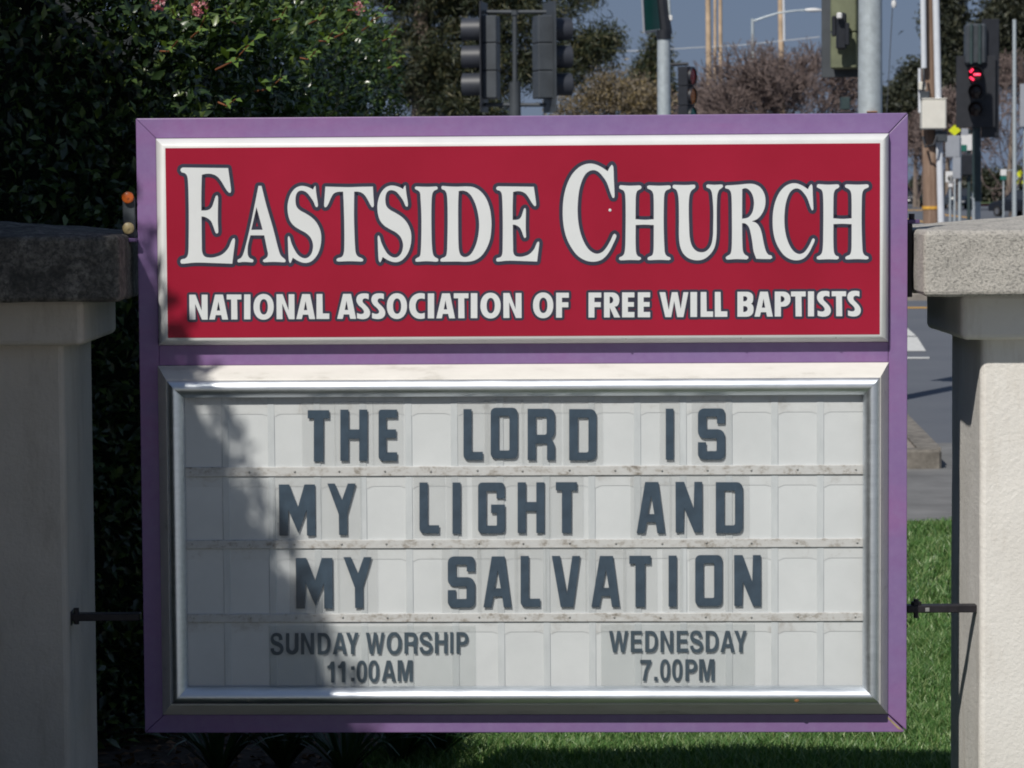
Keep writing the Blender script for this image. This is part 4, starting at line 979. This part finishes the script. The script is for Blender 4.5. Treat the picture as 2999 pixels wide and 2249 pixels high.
# dark pine behind the pair of signals
y = 62
pb = Vector((P(1240, 300, y).x, y, 0))
blobs = [B(1240,-60,y,190,160,150),B(1180,180,y,130,130,110),B(1330,150,y,130,130,100),B(1500,60,y,120,120,90),B(1480,200,y,95,95,75),B(1600,190,y,75,75,55),B(1700,130,y,60,60,42),B(1770,125,y,48,48,50),B(1745,140,y,50,50,48),B(1785,105,y,30,30,42),B(1690,165,y,55,55,40),B(1655,215,y,55,55,35),B(1640,40,y,60,60,30),B(1700,-10,y,70,70,25),B(1400,-60,y,200,160,110),B(1300,300,y,120,120,70),B(1420,320,y,90,90,50)]
T = lambda px, py, yy=y: tuple(P(px, py, yy))
tree('pine_tree', 'dark spreading pine behind the pair of black signals', pb, blobs,
     [([pb, T(1238,500), T(1235,200), T(1240,-150), T(1245,-500)], .32, .12), ([T(1238,260), T(1400,190), T(1600,150), T(1790,120)], .10, .02), ([T(1240,100), T(1400,60), T(1600,20)], .09, .02), ([T(1240,300), T(1120,230), T(1000,200)], .09, .02)],
     (760, 90, .17, .14, 'pine_needle', .13, .1))
# small conifer between pine and bare tree
y = 150; T = lambda px, py, yy=150: tuple(P(px, py, yy))
pb = Vector((P(1925, 300, y).x, y, 0))
tree('conifer', 'small dark conifer left of the sign post', pb, [B(1928,120,y,22,22,30),B(1918,170,y,38,38,40),B(1905,225,y,55,55,45),B(1895,290,y,65,65,50),B(1930,280,y,50,50,50)], [([pb, T(1925,400), T(1925,110)], .25, .05)], (300, 30, .35, .2, 'pine_needle', .25, .2))
# ochre shrub-like tree and its neighbours
y = 110; T = lambda px, py, yy=110: tuple(P(px, py, yy))
pb = Vector((P(1820, 300, y).x, y, 0))
tree('ochre_tree', 'pale ochre half-bare tree under the pine', pb, [B(1760,250,y,75,75,55),B(1830,300,y,110,110,60),B(1900,320,y,70,70,45),B(1700,310,y,90,90,45),B(1870,270,y,35,35,22)],
     [([pb, T(1815,420), T(1790,300), T(1760,200)], .14, .02), ([T(1795,330), T(1830,240), T(1890,230), T(1920,290)], .05, .02), ([T(1800,350), T(1740,260), T(1720,220)], .05, .01)], (420, 22, .17, .3, 'olive_leaf', .3, .1))

def bare_tree(name, label, base, crown_c, crown_r, levels, seed, trunk_r, twig=.012, n0=6, mat='twig_bark', group=None, kfac=1.0):
    """recursive leafless tree; branches end inside an ellipsoid"""
    rd = random.Random(seed); root = empty(name, base, 0, label, 'tree', group)
    V, F = [], []; c0 = Vector(crown_c); R = Vector(crown_r); H = (c0.z-R.z*.75)
    def seg(a, b_, r0, r1):
        d = (b_-a).normalized(); u = d.orthogonal().normalized(); w = d.cross(u); k = len(V)
        for p, r in ((a, r0), (b_, r1)):
            for j in range(3):
                an = 2.0944*j; V.append(p+(u*math.cos(an)+w*math.sin(an))*r)
        for j in range(3): F.append((k+j, k+(j+1) % 3, k+3+(j+1) % 3)); F.append((k+j, k+3+(j+1) % 3, k+3+j))
    def grow(a, d, L, r, lv):
        p = a
        for s in range(3):
            d = (d+Vector((rd.gauss(0, .14), rd.gauss(0, .14), rd.gauss(.04, .10)))).normalized()
            q = p+d*L/3
            e = Vector(((q.x-c0.x)/R.x, (q.y-c0.y)/R.y, (q.z-c0.z)/R.z)).length
            if e > 1.08 and q.z > c0.z-R.z: return
            r2 = r*(1-.13*(s+1)); seg(p, q, max(r*(1-.13*s), twig), max(r2, twig)); p = q
            if lv > 0 and s > 0:
                for _ in range(rd.choice((1, 2))):
                    sp = Vector((rd.gauss(0, 1), rd.gauss(0, 1), rd.gauss(.1, .7))).normalized()
                    grow(p, (d*.75+sp*.75).normalized(), L*rd.uniform(.60, .82), r*.55, lv-1)
        if lv > 0: grow(p, d, L*.78, r*.7, lv-1)
    b0 = Vector(base); tt = Vector((b0.x, b0.y, max(H, .8)))
    mb = MB(); mb.tube([Vector((0,0,0)), (tt-b0)*.5+Vector((.05,0,0)), tt-b0], [trunk_r, trunk_r*.85, trunk_r*.75], 8); mb.build('trunk', 'bark_grey', root, smooth=True)
    for i in range(n0):
        a = 2*math.pi*i/n0+rd.uniform(-.3, .3); tl = rd.uniform(.3, 1.0)
        d = Vector((math.cos(a)*tl*R.x/R.z, math.sin(a)*tl*R.y/R.z, 1.0)).normalized()
        grow(tt-Vector((0,0,rd.uniform(0,.3))), d, R.z*.62*kfac, trunk_r*.5, levels)
    o = mesh_np('crown', np.array([tuple(v-b0) for v in V]), np.array(F), mat, root, kind='stuff')
    return root
def bt(name, label, px, ytop, ybot, y, rx, lv, seed, **kw):
    k = y/FPX; c_ = P(px, (ytop+ybot)/2, y); R = (rx*k, rx*k*.9, (ybot-ytop)/2*k)
    return bare_tree(name, label, (c_.x, y, 0), tuple(c_), R, lv, seed, .012*R[2]+.05, **kw)
bt('bare_tree', 'large brown leafless tree behind the galvanised pole', 2280, 105, 520, 120, 300, 5, 5, n0=8, twig=.016)
bt('bare_tree', 'low brown leafless tree behind the small side-on signal', 2060, 235, 480, 135, 170, 5, 9, n0=6, twig=.018)
bt('bare_tree', 'leafless brown tree right of the red arrow signal', 2960, 150, 640, 190, 130, 5, 13, n0=8, twig=.026)
bt('bare_tree', 'leafless brown tree between the utility pole and red arrow signal', 2800, 250, 660, 230, 130, 5, 21, n0=8, twig=.03)
bt('bare_tree', 'leafless tree beside the purple frame corner', 2690, 330, 660, 250, 90, 5, 33, n0=7, twig=.03)
y = 260
def eu(label, base_px, blobs, seed):
    pb = Vector((P(base_px, 500, y).x, y, 0)); T = lambda px, py: tuple(P(px, py, y))
    tree('eucalyptus_tree', label, pb, blobs, [([pb, tuple((Vector(pb)+Vector(blobs[0][0]))/2), blobs[0][0]], .22, .1)], (520, 34, .55, .28, 'eucalyptus_leaf', .55, .5), group='eucalyptus trees far down the road')
eu('tall narrow eucalyptus right behind the utility pole', 2775, [B(2775,-40,y,45,45,60),B(2765,60,y,48,48,70),B(2790,130,y,42,42,60),B(2770,220,y,50,50,60)], 1)
eu('broad eucalyptus above the red arrow signal', 2950, [B(2990,-20,y,90,90,60),B(2940,60,y,80,80,50),B(2880,110,y,55,55,40),B(2985,130,y,70,70,70),B(2900,190,y,60,60,50),B(2995,30,y,100,100,60)], 2)
eu('small eucalyptus left of the utility pole', 2680, [B(2685,235,y,36,36,45),B(2670,290,y,40,40,36),B(2690,320,y,45,45,40)], 3)
eu('low olive-green tree right of the galvanised pole', 2610, [B(2608,310,y,34,34,30),B(2615,350,y,45,45,35)], 4)
y = 300
for i, (px, py, rx, lb) in enumerate([(2720,560,70,'dark shrub behind the far parked car at the sign edge'),(2845,545,60,'dark shrub behind the black signal box'),(2960,540,75,'dark green shrub on the far verge')]):
    pb = Vector((P(px, 600, y).x, y, 0)); T = lambda a, b_: tuple(P(a, b_, y))
    tree('roadside_shrub', lb, pb, [B(px-rx*.4,py+10,y,rx*.6,rx*.6,38),B(px+rx*.4,py,y,rx*.6,rx*.6,42)], [([pb, T(px, py+20), T(px, py)], .12, .05)], (260, 24, .5, .35, 'eucalyptus_leaf', .5, .2), 'shrub', 'shrubs far down the road')
# ------------------------------------------------------------------ traffic signals
def head(root, loc, face, mats, lens=('lens_dark',)*3, plate=True, pw=.62, ph=1.42, visor=.27, sec=.356, hw=.33, hd=.20, arrow=False, platemat=None):
    """three-section head. local: faces -y, then turned by `face` about z (0 = toward the camera)"""
    Mx = Matrix.Translation(Vector(loc)) @ Matrix.Rotation(face, 4, 'Z')
    hm, vm = mats
    hs = MB()
    for k in (-1, 0, 1): hs.bbox(-hw/2, hw/2, -hd*.1, hd*.9, k*sec-sec*.495, k*sec+sec*.495, .014)
    house = hs.xform(Mx).build('housing', hm, root)
    if plate:
        m_ = MB(); m_.bbox(-pw/2, pw/2, -hd*.1-.004, -hd*.1+.004+.012, -ph/2, ph/2, .004); m_.xform(Mx).build('backplate', platemat or vm, root)
    for j, k in enumerate((1, 0, -1)):
        z0 = k*sec; m_ = MB(); n = 20; vs = []; R = .158
        for (yy, rr_) in ((-hd*.1-.008, R), (-hd*.1-visor, R*.97), (-hd*.1-visor, R*.93), (-hd*.1-.008, R*.96)):
            for q in range(n+1):
                a = math.radians(-60+300*q/n)      # open at the bottom
                sl = 1.0 if yy > -visor*.5 else (1-.0*abs(q-n/2)/n)
                vs.append((rr_*math.cos(a), yy*sl, z0+rr_*math.sin(a)))
        fs = []
        for l in range(3):
            for q in range(n): fs.append((l*(n+1)+q, l*(n+1)+q+1, (l+1)*(n+1)+q+1, (l+1)*(n+1)+q))
        m_.add(vs, fs).xform(Mx); m_.build('visor', vm, house, smooth=True)
        m_ = MB(); m_.tube([(0, -hd*.1-.002, z0), (0, -hd*.1-.022, z0), (0, -hd*.1-.035, z0)], [.145, .145, .09], 20); m_.xform(Mx)
        m_.build('lens', lens[min(j, len(lens)-1)], house, smooth=True)
        if arrow and j == 0:
            for (x0, z_0, x1, z_1) in ((-.045, -.01, .095, -.01), (-.115, .035, -.055, .105), (-.115, -.06, -.04, -.125)):
                m_ = MB(); m_.tube([(x0, -hd*.1-.045, z0+z_0), (x1, -hd*.1-.045, z0+z_1)], .021, 8); m_.xform(Mx); m_.build('arrow_stroke', 'arrow_red', house, smooth=True)
    return house
def pole(root, p0, p1, r0, r1, mat, name='pole', n=14):
    mb = MB(); mb.tube([p0, p1], [r0, r1], n); return mb.build(name, mat, root, smooth=True)
# pair of heads, seen from behind, on a dark post
y = 38.5; c_ = P(1508, 170, y); k = y/FPX
r = empty('traffic_signal', (c_.x, y, 0), 0, 'pair of black traffic signals back to back on a dark post', 'traffic signal')
R0 = Vector((c_.x, y, 0)); LP = lambda px, py, yy=y: P(px, py, yy)-R0
pole(r, (0, 0, 0), LP(1508, 240), .075, .075, 'signal_grey')
pole(r, LP(1508, 320), LP(1508, 30), .032, .032, 'signal_grey', 'riser')
for yy in (35, 307):
    pole(r, LP(1420, yy), LP(1600, yy), .026, .026, 'signal_grey', 'cross_pipe', 10)
mb = MB(); mb.tube([LP(1508, 30), LP(1508, 44)], [.05, .05], 10); mb.build('clamp', 'signal_grey', r)
head(r, LP(1420, 168), math.radians(-90-8), ('signal_grey', 'signal_visor'), platemat='signal_black')
head(r, LP(1607, 168), math.radians(90+14), ('signal_grey', 'signal_visor'), platemat='signal_grey')
# sign post with green street-name plate and a side-on signal behind it
y = 42; c_ = P(1945, 300, y); R0 = Vector((c_.x, y, 0)); LP = lambda px, py, yy=y: P(px, py, yy)-R0
r = empty('signal_post', R0, 0, 'pale galvanised post carrying a dark green street sign', 'post')
pole(r, (0, 0, 0), LP(1944, 112), .10, .092, 'galvanised')
mb = MB(); mb.tube([LP(1944, 115), LP(1944, 88)], [.105, .105], 14); mb.build('collar', 'signal_black', r, smooth=True)
mb = MB(); a, b_ = LP(1952, 100), LP(1928, -90); mb.tube([a, b_], [.085, .06], 8); mb.build('bracket_arm', 'signal_black', r)
Mx = Matrix.Translation(LP(1908, -20)) @ Matrix.Rotation(math.radians(58), 4, 'Z') @ Matrix.Rotation(math.radians(-6), 4, 'Y')
mb = MB(); mb.bbox(-.26, .26, -.012, .012, -.52, .36, .004); mb.xform(Mx).build('street_plate', 'sign_green', r)
mb = MB(); mb.bbox(-.27, .27, -.016, .016, -.545, -.515, .004); mb.bbox(-.285, -.26, -.016, .016, -.545, .36, .004); mb.xform(Mx).build('plate_edge', 'sign_back', r)
pole(r, LP(1962, 60), LP(1957, -40), .02, .02, 'galvanised', 'conduit', 8)
mb = MB(); mb.bbox(-.03, .03, -.03, .03, -.03, .05, .01); mb.xform(Matrix.Translation(LP(1963, 55))).build('clip', 'sign_white', r)
y = 54; c_ = P(2022, 250, y); R0 = Vector((c_.x, y, 0)); LP = lambda px, py, yy=y: P(px, py, yy)-R0
r = empty('traffic_signal', R0, 0, 'small side-on traffic signal with red and amber lenses showing', 'traffic signal')
head(r, LP(2022, 281), math.radians(62), ('signal_black', 'signal_black'), ('lens_red', 'lens_amber', 'lens_green'), plate=False, visor=.05)
pole(r, LP(1962, 189), LP(2016, 187), .03, .03, 'signal_black', 'mount_arm', 8); pole(r, (0, 0.05, 0), LP(2022, 360)+Vector((0, .05, 0)), .06, .05, 'signal_black')
# galvanised pole with an olive signal seen from behind
y = 29; c_ = P(2549, 300, y); R0 = Vector((c_.x, y, 0)); LP = lambda px, py, yy=y: P(px, py, yy)-R0
r = empty('signal_pole', R0, 0, 'thick galvanised steel pole with an olive signal on its side', 'pole')
pole(r, (0, 0, 0), LP(2549, -300), .128, .112, 'galvanised', n=24)
hd_ = LP(2479, 44, 29.42)
head(r, hd_, math.radians(180-16), ('signal_olive', 'signal_black'), plate=True, pw=.50, ph=1.22, visor=.30, hw=.26, platemat='signal_grey')
mb = MB(); mb.bbox(-.05, .05, -.09, -.02, -.28, .08, .02); mb.bbox(-.09, -.05, -.06, -.02, -.15, .05, .01); mb.bbox(.03, .075, -.11, -.05, -.24, -.02, .01)
mb.xform(Matrix.Translation(LP(2462, 62, 29.15))); mb.build('mount', 'signal_black', r)
mb = MB(); mb.bbox(-.025, .025, -.03, .03, -.03, .03, .01); mb.xform(Matrix.Translation(LP(2458, 46, 29.0))); mb.build('clip', 'sign_white', r)
mb = MB(); mb.bbox(-.05, .05, -.03, .03, 0, .012, .003); mb.xform(Matrix.Translation(LP(2554, 329, 28.86))); mb.build('band', 'rust', r)
# small green signal back low beside it
y = 70; c_ = P(2475, 320, y); R0 = Vector((c_.x, y, 0)); LP = lambda px, py, yy=y: P(px, py, yy)-R0
r = empty('pedestrian_signal', R0, 0, 'small dark green signal box beside the galvanised pole', 'signal')
mb = MB(); mb.bbox(-.11, .11, -.1, .1, -.16, .14, .02); mb.xform(Matrix.Translation(LP(2475, 302))); mb.build('housing', 'pole_green', r)
mb = MB(); mb.bbox(-.15, .15, -.1, .08, -.08, .02, .02); mb.xform(Matrix.Translation(LP(2475, 330))); mb.build('bracket', 'signal_black', r)
pole(r, (0, 0, 0), LP(2475, 330), .05, .05, 'signal_black')
# red arrow signal
y = 61; c_ = P(2862, 300, y); R0 = Vector((c_.x, y, 0)); LP = lambda px, py, yy=y: P(px, py, yy)-R0
r = empty('traffic_signal', R0, 0, 'black traffic signal showing a lit red left arrow', 'traffic signal')
pole(r, (0, 0.12, 0), LP(2864, 430)+Vector((0, .12, 0)), .09, .085, 'galvanised'); pole(r, LP(2864, 590)+Vector((0, .12, 0)), LP(2862, 370)+Vector((0, .12, 0)), .095, .09, 'pole_green', 'pole_sleeve')
head(r, LP(2858, 268), math.radians(-12), ('signal_black', 'signal_black'), ('lens_dark', 'lens_dark', 'lens_dark'), pw=.80, ph=1.46, visor=.20, arrow=True, platemat='signal_black')
mb = MB(); mb.bbox(-.33, .10, -.18, .16, -.42, .42, .05); mb.xform(Matrix.Translation(LP(2872, 130))); mb.build('upper_housing', 'signal_grey', r)
mb = MB(); mb.bbox(-.02, .34, .0, .02, -1.9, .52, .01); mb.xform(Matrix.Translation(LP(2878, 130))); mb.build('rear_plate', 'signal_black', r)
for q in (-.22, -.05): 
    mb = MB(); mb.tube([(q, -.20, -.40), (q, -.20, .40)], .035, 8); mb.xform(Matrix.Translation(LP(2872, 130))); mb.build('louvre', 'pole_green', r, smooth=True)
# ------------------------------------------------------------------ utility poles, lamp
y = 58; c_ = P(2728, 600, y); R0 = Vector((c_.x, y, 0)); LP = lambda px, py, yy=y: P(px, py, yy)-R0
r = empty('utility_pole', R0, 0, 'brown wooden utility pole with pale conduits and a cream box', 'utility pole')
pole(r, (0.02, 0, 0), LP(2713, -250), .165, .14, 'pole_wood')
pole(r, LP(2762, 880, 57.8), LP(2735, -250, 57.8), .068, .066, 'conduit_white', 'conduit')
pole(r, LP(2706, 199, 57.7), LP(2700, -250, 57.7), .055, .055, 'conduit_white', 'conduit')
pole(r, LP(2694, 330, 57.7), LP(2693, 200, 57.7), .03, .03, 'conduit_white', 'conduit', 8)
mb = MB(); mb.bbox(-.235, .235, -.17, .17, -.29, .29, .025); mb.xform(Matrix.Translation(LP(2733, 335, 57.6))); bx = mb.build('meter_box', 'box_cream', r)
mb = MB(); mb.bbox(-.243, .243, -.18, .16, .285, .31, .01); mb.xform(Matrix.Translation(LP(2733, 335, 57.6))); mb.build('lid', 'box_cream', bx)
mb = MB(); mb.tube([LP(2704, 200, 57.6), LP(2706, 235, 57.5), LP(2700, 300, 57.6)], .025, 8); mb.tube([LP(2703, 400, 57.6), LP(2710, 430, 57.55), LP(2735, 425, 57.5), LP(2750, 385, 57.6)], .028, 8); mb.build('cable_loop', 'signal_black', r, smooth=True)
mb = MB(); mb.bbox(-.07, .07, -.07, .07, -.08, .08, .015); mb.xform(Matrix.Translation(LP(2700, 252, 57.6))); mb.build('junction_box', 'box_cream', r)
mb = MB(); mb.bbox(-.11, .06, -.08, .08, -.1, .06, .015); mb.xform(Matrix.Translation(LP(2712, 276, 57.6))); mb.build('junction_box', 'signal_grey', r)
mb = MB(); mb.bbox(-.06, .17, -.06, .06, -.12, .1, .02); mb.xform(Matrix.Translation(LP(2748, 398, 57.6))); mb.build('junction_box', 'signal_grey', r)
mb = MB(); a = LP(2726, 608, 58); mb.tube([a+Vector((0, 0, -.03)), a+Vector((0, 0, .03))], .172, 14); mb.build('band', 'road_yellow', r)
def upole(label, px0, px1, y, r0, ytop=-120):
    b_ = Vector((P(px0, 600, y).x, y, 0)); r = empty('utility_pole', b_, 0, label, 'utility pole', 'distant wooden utility poles'); pole(r, (0, 0, 0), P(px1, ytop, y)-b_, r0, r0*.75, 'pole_tan', n=10); return r, b_
upole('distant pale wooden pole, leftmost of three', 2082, 2072, 150, .17)
upole('distant thin grey wooden pole between two pale ones', 2095, 2094, 210, .13)
upole('distant slim wooden pole, second of the pale ones', 2112, 2109, 190, .15)
r, b_ = upole('distant pale pole with white riser behind the street lamp', 2296, 2284, 175, .20)
pole(r, P(2297, 120, 174.5)-b_, P(2293, -120, 174.5)-b_, .07, .07, 'conduit_white', 'conduit', 8)
y = 160; b_ = Vector((P(2207, 600, y).x, y, 0)); LP = lambda px, py: P(px, py, y)-b_
r = empty('street_lamp', b_, 0, 'grey curved-arm street lamp above the leafless tree', 'street lamp')
pole(r, (0, 0, 0), LP(2204, 55), .12, .085, 'galvanised')
mb = MB(); mb.tube([LP(2205, 62), LP(2240, 50), LP(2280, 38), LP(2330, 31), LP(2365, 29)], [.06, .055, .05, .045, .04], 8); mb.build('arm', 'galvanised', r, smooth=True)
mb = MB(); mb.tube([LP(2358, 29), LP(2366, 29.5), LP(2385, 29), LP(2404, 30), LP(2407, 31)], [.06, .10, .11, .07, .02], 10); mb.build('lamp_head', 'sign_white', r, smooth=True)
# thin pale pole in the eucalyptus, right
y = 120; b_ = Vector((P(2972, 600, y).x, y, 0))
r = empty('light_pole', b_, 0, 'thin pale pole standing before the broad eucalyptus', 'pole'); pole(r, (0, 0, 0), P(2971, 57, y)-b_, .085, .075, 'galvanised')
# hanging wire with a white insulator near the galvanised pole
y = 75; a, b_ = P(2617, -40, y), P(2597, 330, y)
r = empty('guy_wire', (b_.x, y, b_.z), 0, 'thin guy wire with a white insulator right of the galvanised pole', 'wire')
mb = MB(); mb.tube([Vector((0, 0, 0)), a-b_], .012, 5); mb.build('cable', 'signal_grey', r)
mb = MB(); q = P(2618, 12, y)-b_; mb.tube([q+Vector((0, 0, -.09)), q+Vector((0, 0, .0)), q+Vector((0, 0, .09))], [.04, .075, .05], 10); mb.build('insulator', 'sign_white', r, smooth=True)
mb = MB(); p_, q_ = P(1500, 155, 170), P(2400, 108, 170); md = (p_+q_)/2-Vector((0, 0, .25)); mb.tube([p_, (p_+md)/2-Vector((0,0,.1)), md, (md+q_)/2-Vector((0,0,.1)), q_], .022, 5)
o = mb.build('overhead_wire', 'wire', top=True); tag(o, 'pale overhead wire crossing the sky behind the signals', 'wire')

# ------------------------------------------------------------------ road signs right of the sign
def board_sign(name, label, px, y, parts, foot=.03, cat='sign', polemat='galvanised', ptop=None, prad=.045):
    b_ = Vector((P(px, 600, y).x, y, 0)); r = empty(name, b_, 0, label, cat)
    k = y/FPX
    if ptop is not None: pole(r, (0, 0, 0), P(px, ptop, y)-b_, prad, prad*.9, polemat, n=10)
    for i, (nm, x0, y0, x1, y1, mt, shape) in enumerate(parts):
        c_ = P((x0+x1)/2, (y0+y1)/2, y-.08-.004*i)-b_; w, h = (x1-x0)/2*k, (y1-y0)/2*k; mb = MB()
        if shape == 'diamond': mb.prism([(c_.x-w, c_.z), (c_.x, c_.z+h), (c_.x+w, c_.z), (c_.x, c_.z-h)], 'y', c_.y-.01, c_.y+.01)
        elif shape == 'box': mb.bbox(c_.x-w, c_.x+w, c_.y-w*.6, c_.y+w*.4, c_.z-h, c_.z+h, .03)
        else: mb.bbox(c_.x-w, c_.x+w, c_.y-.01, c_.y+.01, c_.z-h, c_.z+h, .008)
        mb.build(nm, mt, r)
    return r, b_
board_sign('sign_post', 'grey sign backs on a slim post behind the concrete cap', 2811, 70, [('sign_plate',2769,397,2811,460,'sign_back',''),('sign_plate',2790,461,2814,523,'sign_back','')], ptop=400, prad=.04)
board_sign('warning_sign', 'yellow-green diamond warning sign above the grey sign backs', 2796, 120, [('sign_plate',2778,365,2814,398,'sign_yellow','diamond')], ptop=370)
board_sign('crossing_signal', 'black pedestrian signal box with a white panel and green plate', 2838, 75, [('white_panel',2814,394,2854,441,'sign_white',''),('upper_panel',2815,376,2836,396,'sign_back',''),('green_plate',2812,424,2832,443,'sign_green',''),('signal_box',2814,452,2860,514,'signal_black','box')], ptop=380, polemat='pole_green', prad=.05)
r, b_ = board_sign('speed_sign', 'small white speed sign reading 45 by the utility pole', 2783, 110, [('sign_plate',2769,502,2797,534,'sign_white',''),('small_plate',2777,537,2790,548,'sign_white','')], ptop=505, prad=.04)
k = 110/FPX
for ch, x0 in (('4', 2776), ('5', 2785)):
    poly = {'4': [[(4,0),(7,0),(7,7),(9,7),(9,9.5),(7,9.5),(7,14),(4.2,14),(4.2,9.5),(-1,9.5),(-1,7)]], '5': [[(0,0),(8,0),(8,2.6),(2.8,2.6),(2.8,5),(6,5),(8.4,7),(8.4,11),(6,14),(0,14),(0,11.4),(5,11.4),(5.6,10),(5.6,8.2),(4.8,7.4),(0,7.4)]]}[ch]
    mb = MB(); pts = [P(x0+p[0]*.85, 514+p[1]*1.15, 109.86)-b_ for p in poly[0]]; nn2 = len(pts)
    tr_ = tessellate_polygon([[Vector((p.x, p.z, 0)) for p in pts]]); mb.add(pts, tr_); mb.build('digit', 'sign_black', r, fix=False)
board_sign('parking_sign', 'small white and green sign on a thin post on the far verge', 2939, 170, [('white_plate',2930,496,2948,514,'sign_white',''),('green_plate',2930,515,2948,527,'sign_green','')], ptop=498, prad=.05)
board_sign('school_sign', 'yellow-green crossing signs at the right edge far down the road', 2980, 190, [('sign_plate',2977,495,2996,524,'sign_yellow','diamond'),('lower_plate',2977,527,2987,538,'sign_yellow',''),('lower_plate',2993,527,3003,538,'sign_yellow','')], ptop=500, prad=.09)
board_sign('light_pole', 'thin grey pole with a short arm on the far verge', 2968, 180, [('arm',2950,497,2968,500,'galvanised','')], cat='pole', ptop=497, prad=.08)
board_sign('road_sign', 'grey sign back cut by the right edge of the view', 3004, 60, [('sign_plate',2987,246,3035,371,'sign_back','')], ptop=250, prad=.05)

# ------------------------------------------------------------------ cars far down the road
def car(name, label, px, ybase, paint, away=True, w=1.9, h=1.68, rz=0.0):
    g_ = G(px, ybase); r = empty(name, (g_.x, g_.y, 0), rz, label, 'car', 'cars far down the road')
    L = 4.5; hw = w/2
    prof = [(-L/2,.35),(-L/2,.85),(-L/2+.12,1.0),(L/2-1.2,1.02),(L/2-.15,.86),(L/2,.7),(L/2,.35)]
    mb = MB(); mb.prism(prof, 'x', -hw, hw); o = mb.build('body', paint, r); bv = o.modifiers.new('bevel', 'BEVEL'); bv.width = .07; bv.segments = 2
    base = [(-hw+.05,-L/2+.1,1.0),(hw-.05,-L/2+.1,1.0),(hw-.05,L/2-1.3,1.0),(-hw+.05,L/2-1.3,1.0)]
    top = [(-hw+.22,-L/2+.5,h),(hw-.22,-L/2+.5,h),(hw-.22,L/2-2.2,h),(-hw+.22,L/2-2.2,h)]
    mb = MB(); mb.add(base+top, [(0,1,5,4),(1,2,6,5),(2,3,7,6),(3,0,4,7),(4,5,6,7)]); mb.build('cabin', paint, r)
    def pane(i, j, nm):
        a, b_, c_, d_ = [Vector(q) for q in (base[i], base[j], top[j], top[i])]; m_ = (a+b_+c_+d_)/4
        n_ = (b_-a).cross(d_-a).normalized(); q = [m_+(p-m_)*.82+n_*.012 for p in (a, b_, c_, d_)]
        m2 = MB(); m2.add(q, [(0,1,2,3)]); m2.build(nm, 'car_glass', r, fix=False)
    pane(0, 1, 'rear_window'); pane(1, 2, 'side_window'); pane(2, 3, 'windscreen'); pane(3, 0, 'side_window')
    for sx in (-1, 1):
        for yy in (-L/2+.85, L/2-.9):
            mb = MB(); mb.tube([(sx*(hw-.22), yy, .34), (sx*(hw+.01), yy, .34)], .34, 14); wl = mb.build('wheel', 'tyre', r)
            mb = MB(); mb.tube([(sx*(hw-.02), yy, .34), (sx*(hw+.02), yy, .34)], .2, 10); mb.build('rim', 'rim', wl)
        mb = MB(); mb.bbox(sx*(hw-.2)-.13, sx*(hw-.2)+.13, -L/2-.03, -L/2+.05, .78, .98, .02); mb.build('tail_light' if away else 'headlight', 'tail_red' if away else 'head_white', r)
    mb = MB(); mb.bbox(-.26, .26, -L/2-.03, -L/2+.02, .55, .68, .01); mb.build('number_plate', 'sign_white', r)
    return r
car('parked_car', 'dark car seen from behind at the edge of the purple frame', 2666, 606, 'car_dark', rz=math.radians(-14))
car('oncoming_car', 'dark car with pale headlights between the poles', 2805, 612, 'car_blue', away=False)
car('dark_car', 'dark car at the right edge above the concrete cap', 2995, 634, 'car_dark', away=False, rz=math.radians(30))
